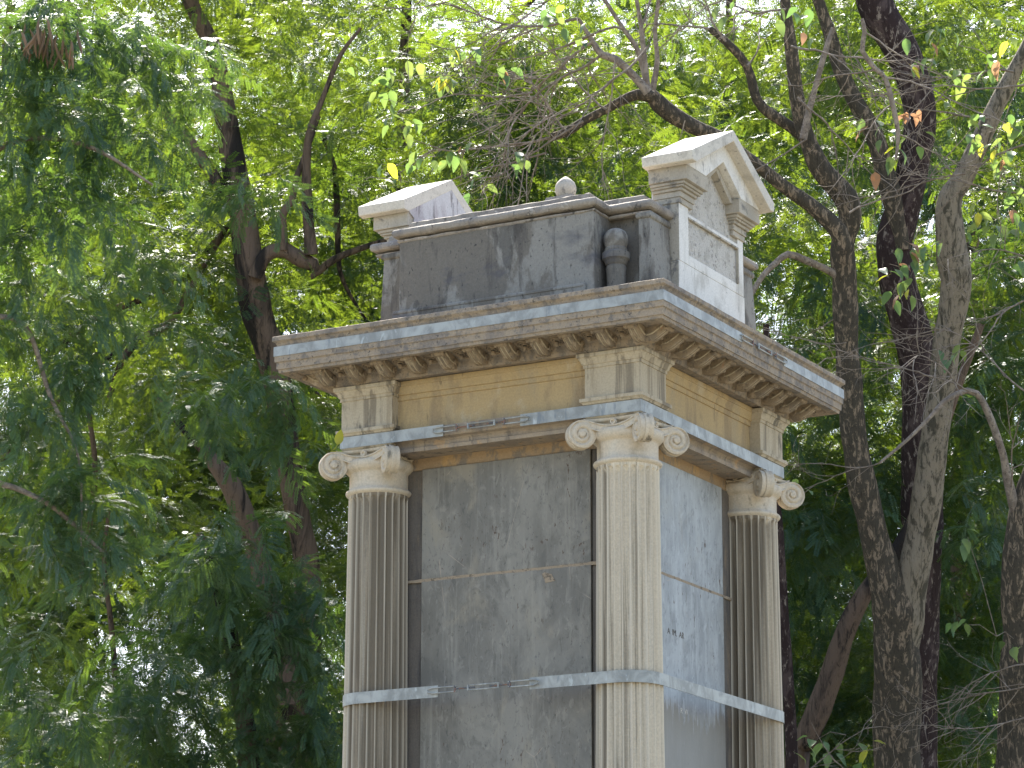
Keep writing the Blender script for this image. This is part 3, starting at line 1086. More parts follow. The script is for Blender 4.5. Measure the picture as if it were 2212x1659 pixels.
# pedimented steles on the two sides ---------------------------------
def stele(sx):
    X = (lambda v: v) if sx > 0 else (lambda v: -W - v)

    def bx(b_, x0, x1, d0, d1, z0, z1):
        a_, c_ = sorted((X(x0), X(x1)))
        b_.box(a_, c_, CY + d0, CY + d1, z0, z1)

    def px(b_, pts, x0, x1):
        a_, c_ = sorted((X(x0), X(x1)))
        b_.prism_x([(CY + y, z) for y, z in pts], a_, c_)
    body = MB()
    px(body, [(-.55, .71), (.55, .71), (.55, 1.15), (.538, 1.16), (.538, 1.82), (0, 2.12), (-.538, 1.82), (-.538, 1.16), (-.55, 1.15)], -.20, -.014)
    bo = body.build('stele', M['stucco'], mon, bevel=.006)
    back = MB()
    px(back, [(-.552, 1.0), (.552, 1.0), (.552, 1.16), (.552, 1.80), (.62, 1.83), (.69, 1.90), (0, 2.235), (-.69, 1.90), (-.62, 1.83), (-.552, 1.80)], -.212, -.202)
    back.build('plaster_back', M['plaster'], bo)
    side = MB()
    for s_ in (-1, 1):
        d0, d1 = sorted((s_ * .538, s_ * .546))
        bx(side, -.20, -.001, d0, d1, 1.16, 1.60)
        d0, d1 = sorted((s_ * .55, s_ * .558))
        bx(side, -.20, -.001, d0, d1, .71, 1.153)
    side.build('side_facing', M['stele_side'], bo, bevel=.004)
    fac = MB()
    bx(fac, -.013, .0, -.545, -.39, 1.16, 1.60)
    bx(fac, -.013, .0, .45, .545, 1.16, 1.60)
    bx(fac, -.013, .0, -.389, .449, 1.505, 1.545)
    bx(fac, -.013, .0, -.389, .449, 1.16, 1.235)
    bx(fac, -.013, .0, -.557, .557, .71, 1.158)
    fac.build('stone_facing', M['stele'], bo, bevel=.004)
    fr = MB()
    bx(fr, -.013, .008, -.40, .452, 1.503, 1.517)
    bx(fr, -.013, .008, .438, .452, 1.24, 1.502)
    fr.build('panel_border', M['stele_side'], bo, bevel=.003)
    # stepped cap mouldings wrapping each shoulder
    for s_ in (-1, 1):
        mo = MB()
        for (x1, din, dout, z0, z1) in ((.012, .34, .556, 1.585, 1.625), (.022, .33, .562, 1.6255, 1.668), (.040, .315, .578, 1.6685, 1.690), (.060, .30, .597, 1.6905, 1.706), (.074, .29, .610, 1.7065, 1.728), (.102, .27, .628, 1.7285, 1.836)):
            d0, d1 = sorted((s_ * din, s_ * dout))
            bx(mo, -.20, x1, d0, d1, z0, z1)
        mo.build('shoulder_moulding', M['stele_side'], bo, bevel=.004)
    ch = MB()
    px(ch, [(-.63, 1.837), (-.44, 1.837), (-.30, 1.837), (-.27, 1.86), (0, 2.035), (.27, 1.86), (.30, 1.837), (.63, 1.837), (.63, 1.86), (0, 2.185), (-.63, 1.86)], -.20, .104)
    ch.build('raking_moulding', M['stele'], bo, bevel=.004)
    ch2 = MB()
    px(ch2, [(-.285, 1.80), (-.235, 1.80), (0, 1.975), (.235, 1.80), (.285, 1.80), (.30, 1.836), (.27, 1.858), (0, 2.033), (-.27, 1.858), (-.30, 1.836)], -.015, .045)
    ch2.build('inner_moulding', M['stele_side'], bo, bevel=.004)
    rf = MB()
    px(rf, [(-.70, 1.835), (-.64, 1.830), (0, 2.180), (.64, 1.830), (.70, 1.835), (.712, 1.905), (0, 2.266), (-.712, 1.905)], -.214, .19)
    rf.build('roof_slab', M['roof_stone'], bo, bevel=.007)
    return bo


stele(1)
stele(-1)

# ================================================================== STEEL BANDS
def ribbon(pts, z0, z1, th=.005, closed=False, out=None):
    """pts plan points in order (CCW), thickness outward"""
    b_ = MB()
    n = len(pts)
    inner, outer = [], []
    for i in range(n):
        p = Vector(pts[i])
        if closed:
            a, c_ = Vector(pts[i - 1]), Vector(pts[(i + 1) % n])
        else:
            a, c_ = Vector(pts[max(0, i - 1)]), Vector(pts[min(n - 1, i + 1)])
        d1 = (p - a).normalized() if (p - a).length > 1e-6 else (c_ - p).normalized()
        d2 = (c_ - p).normalized() if (c_ - p).length > 1e-6 else d1
        n1, n2 = Vector((d1.y, -d1.x)), Vector((d2.y, -d2.x))
        m_ = (n1 + n2) / max(.3, (1 + n1.dot(n2)))
        inner.append(p)
        outer.append(p + m_ * th)
    def zj(p):
        return .0015 * mnoise.noise(Vector((p.x * 3, p.y * 3, z0)))
    rows_ = [[(p.x, p.y, z0 + zj(p)) for p in inner], [(p.x, p.y, z0 + zj(p)) for p in outer],
             [(p.x, p.y, z1 + zj(p)) for p in outer], [(p.x, p.y, z1 + zj(p)) for p in inner]]
    b_.grid(rows_, closed_u=closed, closed_v=True)
    if not closed:
        b_.poly([r_[0] for r_ in rows_])
        b_.poly([r_[-1] for r_ in rows_][::-1])
    return b_


def dens(pts, step=.1):
    out = []
    for a, c_ in zip(pts[:-1], pts[1:]):
        a, c_ = Vector(a), Vector(c_)
        k = max(1, int((c_ - a).length / step))
        out += [tuple(a.lerp(c_, q / k)) for q in range(k)]
    out.append(tuple(pts[-1]))
    return out


def turnbuckle(parent, p0, p1, nrm):
    """rods, hooks and open frame from p0 to p1 (model coords), nrm outward"""
    p0, p1, nrm = Vector(p0), Vector(p1), Vector(nrm)
    d = (p1 - p0)
    L = d.length
    d.normalize()
    up = nrm.cross(d).normalized()
    at = lambda t_, u=0, o=.014: p0 + d * (L * t_) + up * u + nrm * o
    # hooks: U loops round the plate ends
    for (ta, tb) in ((-.10, .22), (1.10, .78)):
        b_ = MB()
        b_.tube([at(tb, .018), at(ta + (tb - ta) * .15, .019), at(ta, .010), at(ta, -.010), at(ta + (tb - ta) * .15, -.019), at(tb, -.018)], [.0052] * 6, 8)
        b_.build('hook', M['galv'], parent, smooth=True)
    b_ = MB()
    for s_ in (-1, 1):
        b_.tube([at(.36, .016 * s_), at(.66, .016 * s_)], [.0048] * 2, 8)
    b_.tube([at(.345, -.020), at(.345, .020)], [.009] * 2, 8)
    b_.tube([at(.675, -.020), at(.675, .020)], [.009] * 2, 8)
    b_.build('turnbuckle_frame', M['galv'], parent, smooth=True, angle=40)
    for (ta, tb) in ((.20, .42), (.80, .58)):
        b_ = MB()
        b_.tube([at(ta), at(tb)], [.0055] * 2, 8)
        b_.build('threaded_rod', M['iron'], parent, smooth=True)
        b_ = MB()
        b_.tube([at(ta, -.022), at(ta, .022)], [.008] * 2, 8)
        b_.build('nut', M['iron'], parent, smooth=True, angle=40)


def slotted(parent, path, z0, z1, zc):
    pass


# 1: cornice band, gap on the right (+x) side
o1 = .3545
sb = empty('steel_band', (0, 0, OZ + .6), 'galvanised steel band around the top cornice, below its upper lip', 'steel band', 'steel bands clamped round the monument')
pts = dens([(o1, 1.62), (o1, D + o1), (-W - o1, D + o1), (-W - o1, -o1), (o1, -o1), (o1, .90)], .12)
ribbon(pts, .565, .636).build('band', M['galv'], sb)
b = MB()
b.box(o1 + .0002, o1 + .004, .22, .34, .566, .635)
b.build('overlap_joint', M['galv'], sb)
turnbuckle(sb, (o1, .93, .60), (o1, 1.59, .60), (1, 0, 0))
# 2: architrave band, gap on the front
o2 = .0012
sb = empty('steel_band', (0, 0, OZ - .04), 'galvanised steel band along the architrave just above the column capitals', 'steel band', 'steel bands clamped round the monument')
pts = dens([(-.93, -o2), (o2, -o2), (o2, D + o2), (-W - o2, D + o2), (-W - o2, -o2), (-1.55, -o2)], .12)
ribbon(pts, -.084, .0).build('band', M['galv'], sb)
turnbuckle(sb, (-1.56, -.006, -.040), (-.92, -.006, -.040), (0, -1, 0))
# 3: lower band round the shafts
r3 = .2305
sb = empty('steel_band', (0, 0, OZ - 1.9), 'galvanised steel band wrapped round the fluted shafts halfway down the picture', 'steel band', 'steel bands clamped round the monument')
pts = [(-.84, RC - r3), (-.5, RC - r3)]
for (cx_, cy_, a0) in ((cols[1][0], cols[1][1], -90), (cols[2][0], cols[2][1], 0), (cols[3][0], cols[3][1], 90), (cols[0][0], cols[0][1], 180)):
    for k in range(0, 13):
        a = math.radians(a0 + 90 * k / 12)
        pts.append((cx_ + r3 * math.cos(a), cy_ + r3 * math.sin(a)))
pts += [(-1.9, RC - r3), (-1.56, RC - r3)]
ribbon(pts, -1.937, -1.856).build('band', M['galv'], sb, smooth=True, angle=40)
turnbuckle(sb, (-1.56, RC - r3 - .005, -1.893), (-.84, RC - r3 - .005, -1.893), (0, -1, 0))

# ================================================================== TREES
def leaf_quad(verts, faces, base, d, up, L, wd, fold=.0):
    """kite leaflet"""
    side = d.cross(up)
    if side.length < 1e-4:
        side = d.orthogonal()
    side.normalize()
    nn = side.cross(d)
    b0 = len(verts)
    m_ = base + d * L * .45
    verts += [tuple(base), tuple(m_ + side * wd * .5 + nn * fold), tuple(base + d * L), tuple(m_ - side * wd * .5 + nn * fold)]
    faces.append((b0, b0 + 1, b0 + 2, b0 + 3))


def frond(verts, faces, base, d, L, pairs, ll, lw, rnd, droop):
    p = base.copy()
    up = Vector((0, 0, 1))
    d = d.normalized()
    st = L / (pairs + 2)
    b0 = len(verts)
    pts = [p.copy()]
    for k in range(pairs + 2):
        d = (d + Vector((0, 0, -droop))).normalized()
        p = p + d * st
        pts.append(p.copy())
        if k >= 2:
            side = d.cross(up)
            if side.length < 1e-3:
                side = Vector((1, 0, 0))
            side.normalize()
            nrm = side.cross(d)
            sc = 1 - .35 * abs((k - 1) / pairs - .45)
            for s_ in (-1, 1):
                dd = (side * s_ * .92 + d * .42 + nrm * rnd.uniform(-.25, .12)).normalized()
                leaf_quad(verts, faces, p, dd, nrm + side * rnd.uniform(-.3, .3), ll * sc * rnd.uniform(.9, 1.1), lw, .001)
    # rachis
    side = d.cross(up)
    side = side.normalized() if side.length > 1e-3 else Vector((1, 0, 0))
    b0 = len(verts)
    verts += [tuple(pts[1] - side * .0015), tuple(pts[1] + side * .0015), tuple(pts[-1] + side * .001), tuple(pts[-1] - side * .001)]
    faces.append((b0, b0 + 1, b0 + 2, b0 + 3))


def make_spray(name, seed, mat, nf=11, L=.6, fl=.24, pairs=11, ll=.044, lw=.0155, droop=.05, stem_droop=.08):
    rnd = random.Random(seed)
    v, f = [], []
    d = Vector((1, 0, .15)).normalized()
    p = Vector((0, 0, 0))
    st = L / nf
    pp = [p.copy()]
    for k in range(nf):
        d = (d + Vector((0, rnd.uniform(-.12, .12), -stem_droop))).normalized()
        p = p + d * st
        pp.append(p.copy())
        az = (1 if k % 2 else -1) * rnd.uniform(.7, 1.25)
        dd = Matrix.Rotation(az, 3, 'Z') @ d
        dd.z += rnd.uniform(-.35, .3)
        frond(v, f, p, dd, fl * rnd.uniform(.75, 1.15), pairs, ll, lw, rnd, droop * rnd.uniform(.6, 1.6))
    frond(v, f, p, d, fl, pairs, ll, lw, rnd, droop)
    tb = MB(0)
    tb.tube(pp, [.0045 - .0035 * i / len(pp) for i in range(len(pp))], 3, caps=False)
    b0 = len(v)
    v += tb.v
    f += [tuple(i + b0 for i in q) for q in tb.f]
    me = bpy.data.meshes.new(name)
    me.from_pydata(v, [], f)
    me.materials.append(mat)
    me.update()
    return bpy.data.objects.new(name, me)       # never linked: only a source for scattering


SPR_A = [make_spray('feather_spray', 100 + k, M['leaf_feather'], droop=.008 + .012 * k, stem_droop=.02 + .03 * k) for k in range(3)]
SPR_B = [make_spray('drooping_spray', 200 + k, M['leaf_teal'], nf=13, L=.62, fl=.24, pairs=12, ll=.040, lw=.0155, droop=.03, stem_droop=.05 + .04 * k) for k in range(3)]


def scatter(name, pts, sprays, parent, seed=1, smin=.8, smax=1.25, tilt=.5):
    """crown: sprays instanced on points"""
    rs = np.random.RandomState(seed)
    base = np.array(wloc(parent)) if parent else np.zeros(3)
    n = len(pts)
    me = bpy.data.meshes.new(name)
    me.vertices.add(n)
    me.vertices.foreach_set('co', (np.asarray(pts) - base).astype(np.float32).ravel())
    rot = np.stack([rs.normal(0, tilt, n), rs.normal(.15, tilt, n), rs.uniform(0, 2 * np.pi, n)], 1).astype(np.float32)
    a = me.attributes.new('rot', 'FLOAT_VECTOR', 'POINT')
    a.data.foreach_set('vector', rot.ravel())
    a = me.attributes.new('scl', 'FLOAT', 'POINT')
    a.data.foreach_set('value', rs.uniform(smin, smax, n).astype(np.float32))
    a = me.attributes.new('var', 'INT', 'POINT')
    a.data.foreach_set('value', rs.randint(0, len(sprays), n).astype(np.int32))
    me.update()
    o = link(bpy.data.objects.new(name, me))
    o.parent = parent
    ng = bpy.data.node_groups.new('scatter_sprays', 'GeometryNodeTree')
    ng.interface.new_socket('Geometry', in_out='INPUT', socket_type='NodeSocketGeometry')
    ng.interface.new_socket('Geometry', in_out='OUTPUT', socket_type='NodeSocketGeometry')
    N_ = ng.nodes
    gi, go = N_.new('NodeGroupInput'), N_.new('NodeGroupOutput')
    jn = N_.new('GeometryNodeJoinGeometry')

    def attr(nm, dt):
        x = N_.new('GeometryNodeInputNamedAttribute')
        x.data_type = dt
        x.inputs[0].default_value = nm
        return [q for q in x.outputs if q.name == 'Attribute' and q.enabled][0]
    ar, asc, av = attr('rot', 'FLOAT_VECTOR'), attr('scl', 'FLOAT'), attr('var', 'INT')
    for k, sp in enumerate(sprays):
        oi = N_.new('GeometryNodeObjectInfo')
        oi.inputs['Object'].default_value = sp
        cmpn = N_.new('FunctionNodeCompare')
        cmpn.data_type = 'INT'
        cmpn.operation = 'EQUAL'
        ng.links.new(av, [q for q in cmpn.inputs if q.enabled][0])
        [q for q in cmpn.inputs if q.enabled][1].default_value = k
        ip = N_.new('GeometryNodeInstanceOnPoints')
        ng.links.new(gi.outputs[0], ip.inputs['Points'])
        ng.links.new(cmpn.outputs[0], ip.inputs['Selection'])
        ng.links.new(oi.outputs['Geometry'], ip.inputs['Instance'])
        er = N_.new('FunctionNodeEulerToRotation')
        ng.links.new(ar, er.inputs[0])
        ng.links.new(er.outputs[0], ip.inputs['Rotation'])
        ng.links.new(asc, ip.inputs['Scale'])
        ng.links.new(ip.outputs[0], jn.inputs[0])
    ng.links.new(jn.outputs[0], go.inputs[0])
    m = o.modifiers.new('scatter', 'NODES')
    m.node_group = ng
    o['kind'] = 'stuff'
    return o


def smooth_path(pts, rad, step=.12):
    """Catmull-Rom through the points"""
    pts = [Vector(p) for p in pts]
    P_ = [pts[0] * 2 - pts[1]] + pts + [pts[-1] * 2 - pts[-2]]
    outp, outr = [], []
    for i in range(len(pts) - 1):
        a, b_, c_, d_ = P_[i], P_[i + 1], P_[i + 2], P_[i + 3]
        k = max(2, int((c_ - b_).length / step))
        for q in range(k):
            t_ = q / k
            outp.append(.5 * ((2 * b_) + (c_ - a) * t_ + (2 * a - 5 * b_ + 4 * c_ - d_) * t_ ** 2 + (3 * b_ - a - 3 * c_ + d_) * t_ ** 3))
            outr.append(rad[i] + (rad[i + 1] - rad[i]) * t_)
    outp.append(pts[-1])
    outr.append(rad[-1])
    return outp, outr


def pix(path, depth, ddepth=None):
    """[(px,py,radius px)...] -> world points and radii"""
    n = len(path)
    out, rr = [], []
    for i, (x, y, r_) in enumerate(path):
        dp = depth if ddepth is None else depth + (ddepth - depth) * i / max(1, n - 1)
        out.append(P(x, y, dp))
        rr.append(r_ / FPX * dp)
    return out, rr


def limb(name, path, depth, mat, parent, dd=None, n=14, wob=.16, step=.10, ground=False, seed=0):
    pts, rr = pix(path, depth, dd)
    pts = [Vector(p) for p in pts]
    if ground:                                # carry the trunk down to the soil
        p = pts[-1]
        d = (pts[-1] - pts[-2]).normalized()
        foot = Vector((p.x + d.x * 1.0, p.y + d.y * 1.0, 0))
        mid = p.lerp(foot, .5) + Vector((d.x, d.y, 0)) * .1
        pts += [mid, Vector((foot.x, foot.y, .35)), Vector((foot.x, foot.y, -.15))]
        rr += [rr[-1] * 1.08, rr[-1] * 1.25, rr[-1] * 1.8]
    pp, r2 = smooth_path(pts, rr, step)
    b_ = MB(0)
    b_.tube([tuple(p) for p in pp], r2, n, wob, seed=seed)
    return b_.build(name, mat, parent, smooth=True)


def foot_of(path, depth):
    a, b_ = Vector(P(*path[-2][:2], depth)), Vector(P(*path[-1][:2], depth))
    d = (b_ - a).normalized()
    return (b_.x + d.x, b_.y + d.y, 0)


def clump_points(centres, per, rad, rs, flat=.6):
    out = []
    for (c, k, r_) in zip(centres, per, rad):
        q = rs.normal(0, 1, (k, 3))
        q /= np.linalg.norm(q, axis=1)[:, None]
        q *= (rs.uniform(.15, 1, k) ** .5)[:, None] * r_
        q[:, 2] *= flat
        out.append(c + q)
    return np.concatenate(out)


def clumps_in(rs, n, xr, yr, dr, rmin, rmax, dens_):
    """clump centres spread over a slab of air given by bearing (frame px) and distance"""
    cs, ks, r_ = [], [], []
    for _ in range(n):
        x, y, dp = rs.uniform(*xr), rs.uniform(*yr), rs.uniform(*dr)
        cs.append(P(x, y, dp))
        rr = rs.uniform(rmin, rmax)
        r_.append(rr)
        ks.append(int(dens_ * rr ** 3 * 4.19 * .6))
    return cs, ks, r_


# ---- left tree -----------------------------------------------------
LEFT = [(300, -380, 8), (370, -160, 12), (410, 0, 16), (462, 110, 19), (487, 248, 23), (500, 328, 26), (522, 450, 30), (534, 541, 30), (548, 640, 33), (558, 690, 33), (585, 760, 32),
        (607, 870, 30), (625, 1000, 27), (640, 1100, 27), (662, 1230, 28), (660, 1355, 34), (640, 1500, 42), (618, 1659, 50)]
t1 = empty('feathery_tree', foot_of(LEFT, 29.5), 'feathery-leaved tree left of the monument, one stout forked trunk with an upswept crooked limb', 'tree')
limb('trunk', LEFT, 29.5, M['bark_left'], t1, n=28, wob=.14, step=.07, ground=True)
limbs1 = [
    ([(225, 60, 4), (300, 150, 6), (345, 225, 8), (385, 275, 11), (425, 325, 13), (462, 385, 15), (500, 440, 17), (515, 480, 15)], 29.5, 14),
    ([(780, 60, 3), (735, 120, 5), (700, 205, 6), (668, 290, 8), (662, 380, 10), (664, 440, 12), (668, 500, 13), (672, 550, 15)], 29.3, 12),
    ([(680, 585, 9), (676, 572, 15), (650, 562, 17), (620, 542, 17), (590, 542, 16), (568, 560, 15), (552, 600, 17)], 29.35, 14),
    ([(690, 250, 4), (660, 333, 6), (640, 385, 7), (630, 434, 8), (612, 458, 9), (611, 501, 10), (614, 540, 11)], 29.3, 10),
    ([(790, 690, 3), (758, 640, 4), (734, 585, 5), (729, 501, 7), (727, 434, 7), (722, 360, 6), (700, 300, 5)], 30.5, 10),
    ([(900, 500, 3), (830, 520, 5), (770, 540, 7), (722, 560, 8), (690, 585, 8), (670, 600, 5)], 30.2, 10),
    ([(100, 790, 4), (140, 740, 6), (185, 700, 7), (235, 673, 8), (320, 640, 8), (400, 600, 9), (470, 520, 10), (520, 470, 10)], 30.6, 10),
    ([(235, 860, 5), (267, 775, 9), (297, 738, 10), (335, 717, 10), (375, 690, 8), (400, 640, 6), (450, 560, 6), (495, 480, 6)], 29.9, 10),
    ([(440, 960, 10), (462, 1000, 16), (500, 1050, 23), (526, 1110, 25), (550, 1180, 24), (572, 1270, 24), (590, 1340, 26), (605, 1420, 28), (622, 1520, 26)], 28.6, 16),
    ([(340, 860, 5), (400, 930, 8), (450, 985, 10), (495, 1030, 14)], 28.6, 10),
    ([(25, 0, 9), (15, 100, 10), (5, 220, 10), (-20, 400, 10), (-60, 700, 12), (-50, 1100, 14)], 31, 10),
    ([(170, 1280, 5), (195, 1130, 6), (205, 1000, 6), (190, 860, 5), (210, 760, 5)], 30.3, 8),
    ([(240, 1659, 7), (250, 1500, 7), (240, 1350, 6), (225, 1220, 5), (235, 1100, 4)], 30.3, 8),
]
for k, (pt, dp, n_) in enumerate(limbs1):
    limb('limb', pt, dp, M['bark_left'], t1, n=n_, wob=.14, seed=k * 7)

rs = np.random.RandomState(11)
cs, ks, rd = clumps_in(rs, 165, (-450, 1250), (-150, 1850), (29.2, 31.8), .42, .85, 17.0)
scatter('crown', clump_points(cs, ks, rd, rs), SPR_A, t1, 3)
# hanging near fronds of a second tree that stands nearer on the left
T9 = [(-220, -500, 12), (-190, 0, 18), (-170, 600, 24), (-190, 1200, 28), (-210, 1900, 34)]
t9 = empty('drooping_tree', foot_of(T9, 24.5), 'drooping-branched tree at the left edge, nearer than the other trees, sprays hanging in deep shade', 'tree')
limb('trunk', T9, 24.5, M['bark_left'], t9, n=16, ground=True)
for k, pt in enumerate(([(160, 90, 3), (190, 170, 4), (220, 260, 4), (215, 300, 3)], )):
    pass
lim9 = [
    [(-190, 100, 12), (-60, 20, 9), (40, -20, 7), (110, -40, 5), (160, 20, 4), (185, 90, 3)],
    [(-180, 500, 12), (-60, 360, 8), (60, 300, 6), (200, 320, 5), (330, 400, 3)],
    [(-180, 800, 12), (-60, 700, 8), (50, 700, 6), (110, 860, 5), (170, 990, 3), (175, 1180, 2)],
    [(-190, 1200, 12), (-60, 1050, 8), (90, 1080, 6), (230, 1200, 4)],
]
for k, pt in enumerate(lim9):
    limb('limb', pt, 24.5, M['twig'], t9, n=8, wob=.1, seed=k)
rs = np.random.RandomState(31)
cs = [P(x, y, dp) for (x, y, dp) in ((40, 60, 24.3), (150, 40, 24.8), (60, 230, 24.2), (190, 250, 24.6), (20, 400, 24.6), (300, 300, 25.2), (120, 420, 24.5), (230, 480, 25), (60, 620, 24.6), (300, 130, 25.4), (330, 560, 25.4), (160, 800, 24.8),
                                     (190, 1050, 24.6), (170, 1180, 24.4), (60, 1050, 24.8), (50, 1380, 24.8), (-80, 200, 24.5), (-80, 700, 24.5), (-80, 1200, 24.5), (110, 1550, 25), (380, 720, 25.5), (100, 130, 24.6), (250, 50, 25), (400, 150, 25.6), (30, 520, 24.6), (200, 620, 25), (120, 720, 24.8), (50, 880, 24.6), (560, 395, 27), (620, 930, 27.2), (560, 840, 27.2), (430, 860, 26.4))]
rd = [rs.uniform(.22, .42) for _ in cs]
ks = [int(150 * r_ ** 1.7) for r_ in rd]
scatter('crown', clump_points(cs, ks, rd, rs, .8), SPR_B, t9, 5, .6, .9, .45)
# brown seed pods
rp = random.Random(5)
pd = MB(0)
pd.tube([(0, 0, 0), (.01, 0, -.05), (.005, .0, -.12), (-.01, .01, -.19), (-.015, .015, -.24)], [.002, .011, .013, .011, .003], 6)
me_pod = m2(pd, 'seed_pod', M['pod'], True, None)
for k in range(26):
    x, y = rp.gauss(85, 26), rp.gauss(65, 14)
    if k > 18:
        x, y = rp.gauss(145, 14), rp.gauss(85, 10)
    c = P(x, y, 24.1 + rp.uniform(-.15, .15))
    inst('seed_pod', me_pod, t9, c, 0, Matrix.Rotation(rp.uniform(0, 6.28), 4, 'Z') @ Matrix.Rotation(rp.uniform(-.5, .5), 4, 'Y'))
# dark leafy shoots low at the left of the monument
T10 = [(430, 1150, 8), (480, 1300, 14), (520, 1500, 20), (540, 1700, 24)]
t10 = empty('bushy_tree', foot_of(T10, 26.5), 'low dark bushy tree in front of the forked trunk, just left of the left column', 'tree')
limb('trunk', T10, 26.5, M['bark_left'], t10, n=14, ground=True)
rs = np.random.RandomState(41)
cs = [P(x, y, 26.3 + .5 * rs.uniform(-1, 1)) for (x, y) in ((430, 1180), (520, 1160), (470, 1280), (560, 1300), (620, 1380), (500, 1420), (680, 1450), (590, 1520), (430, 1500), (660, 1600), (540, 1640), (400, 1620), (620, 1220), (700, 1320), (680, 1540), (320, 1430), (370, 1560), (300, 1630), (270, 1500))]
rd = [rs.uniform(.28, .45) for _ in cs]
ks = [int(80 * r_ ** 1.7) for r_ in rd]
scatter('crown', clump_points(cs, ks, rd, rs, .8), SPR_B, t10, 6, .7, 1.0, .45)

# ---- right-hand forked tree with peeling bark -----------------------
R0 = [(1700, -420, 6), (1693, -150, 9), (1696, 0, 12), (1708, 100, 14), (1722, 210, 17), (1743, 300, 19), (1775, 368, 23), (1825, 425, 27), (1836, 475, 26), (1820, 525, 26), (1825, 620, 26), (1828, 740, 26),
      (1838, 860, 27), (1850, 980, 28), (1880, 1120, 31), (1908, 1230, 36), (1932, 1320, 50), (1938, 1450, 50), (1942, 1659, 52)]
t2 = empty('peeling_bark_tree', foot_of(R0, 27), 'forked tree right of the monument with patchy peeling bark and mostly bare twigs', 'tree')
limb('trunk', R0, 27, M['bark_patchy'], t2, n=30, wob=.14, step=.06, ground=True)
R1 = [(2240, 60, 14), (2190, 155, 17), (2140, 255, 19), (2085, 375, 23), (2050, 440, 26), (2056, 550, 33), (2066, 625, 34), (2045, 740, 30), (2030, 850, 29), (2015, 980, 30), (1998, 1100, 32), (1975, 1230, 38), (1952, 1340, 42), (1940, 1520, 36)]
limb('limb', R1, 27.15, M['bark_pale'], t2, dd=27.0, n=26, wob=.14, step=.06, seed=9)
limbs2 = [
    ([(1190, 297, 9), (1225, 285, 10), (1260, 262, 9), (1310, 236, 10), (1345, 217, 11), (1378, 204, 12), (1410, 210, 14)], 26.2, 12),
    ([(1402, 200, 14), (1422, 222, 19), (1450, 245, 20), (1500, 275, 18), (1560, 300, 15), (1628, 350, 13), (1693, 402, 14), (1763, 452, 16), (1812, 500, 20), (1824, 540, 18)], 26.6, 18),
    ([(1533, 62, 7), (1568, 90, 9), (1613, 142, 10), (1635, 215, 11), (1665, 246, 12), (1710, 275, 13), (1745, 305, 14)], 27.2, 12),
    ([(1250, 40, 4), (1280, 90, 6), (1300, 118, 8), (1330, 128, 9), (1370, 165, 9), (1400, 200, 11)], 26.0, 10),
    ([(1370, -30, 4), (1385, 60, 5), (1392, 130, 7), (1400, 205, 9)], 26.3, 8),
    ([(1425, -20, 4), (1415, 70, 5), (1420, 130, 6), (1408, 205, 8)], 26.5, 8),
    ([(1300, -10, 4), (1345, 60, 5), (1378, 110, 6), (1400, 195, 7)], 26.7, 8),
    ([(1800, 60, 5), (1780, 120, 7), (1745, 250, 8), (1735, 300, 9)], 26.8, 8),
    ([(1612, 655, 4), (1628, 628, 5), (1648, 595, 6), (1676, 568, 7), (1702, 549, 8), (1735, 560, 8), (1770, 575, 8), (1800, 590, 9), (1828, 612, 9)], (26.6, 27.0), 10),
    ([(1862, 40, 4), (1868, 70, 6), (1863, 110, 6), (1893, 150, 6), (1913, 170, 6), (1928, 225, 6), (1940, 290, 5), (1935, 345, 3)], 25.0, 8),
]
for k, (pt, dp, n_) in enumerate(limbs2):
    d0_, d1_ = dp if isinstance(dp, tuple) else (dp, dp)
    limb('limb', pt, d0_, M['bark_patchy' if k < 3 else 'twig'], t2, dd=d1_, n=n_, wob=.14, seed=k * 3, step=.08)

# ---- dark-barked tree ----------------------------------------------
R2 = [(1820, -420, 30), (1860, -150, 34), (1888, 0, 38), (1940, 95, 38), (1980, 200, 36), (1988, 275, 35), (1972, 355, 36), (1950, 450, 38), (1930, 530, 38), (1943, 625, 40), (1972, 725, 44), (1992, 830, 46),
      (1996, 950, 46), (1990, 1100, 44), (1985, 1250, 46), (1980, 1420, 48), (1975, 1659, 52)]
t3 = empty('dark_bark_tree', foot_of(R2, 28.4), 'tree with dark purplish bark rising behind the forked trunk to the right of the monument', 'tree')
limb('trunk', R2, 28.4, M['bark_dark'], t3, n=28, wob=.12, step=.07, ground=True)
limb('limb', [(1720, -200, 8), (1755, -40, 11), (1793, 75, 15), (1815, 150, 18), (1843, 210, 19), (1888, 290, 20), (1913, 375, 21), (1935, 460, 22), (1945, 540, 22)], 28.3, M['bark_patchy'], t3, n=16, seed=4)
rs = np.random.RandomState(12)
cs, ks, rd = clumps_in(rs, 150, (1050, 2600), (-150, 1750), (29.2, 31.8), .42, .9, 15.0)
scatter('crown', clump_points(cs, ks, rd, rs), SPR_A, t3, 13)
# ---- far right tree --------------------------------------------------
R3 = [(2400, 300, 16), (2330, 700, 24), (2262, 950, 28), (2218, 1080, 32), (2200, 1180, 36), (2200, 1300, 38), (2205, 1450, 42), (2200, 1659, 48)]
t4 = empty('edge_tree', foot_of(R3, 26), 'brown patchy trunk cut by the right edge of the picture with bare twigs in front', 'tree')
limb('trunk', R3, 26, M['bark_patchy'], t4, n=24, ground=True, seed=20, step=.07)
limb('limb', [(1900, 1000, 3), (1960, 950, 4), (2010, 900, 5), (2050, 860, 6), (2110, 850, 7), (2160, 960, 8), (2178, 1040, 10), (2205, 1150, 12)], 25.4, M['twig'], t4, dd=26.0, n=10, seed=5, step=.08)
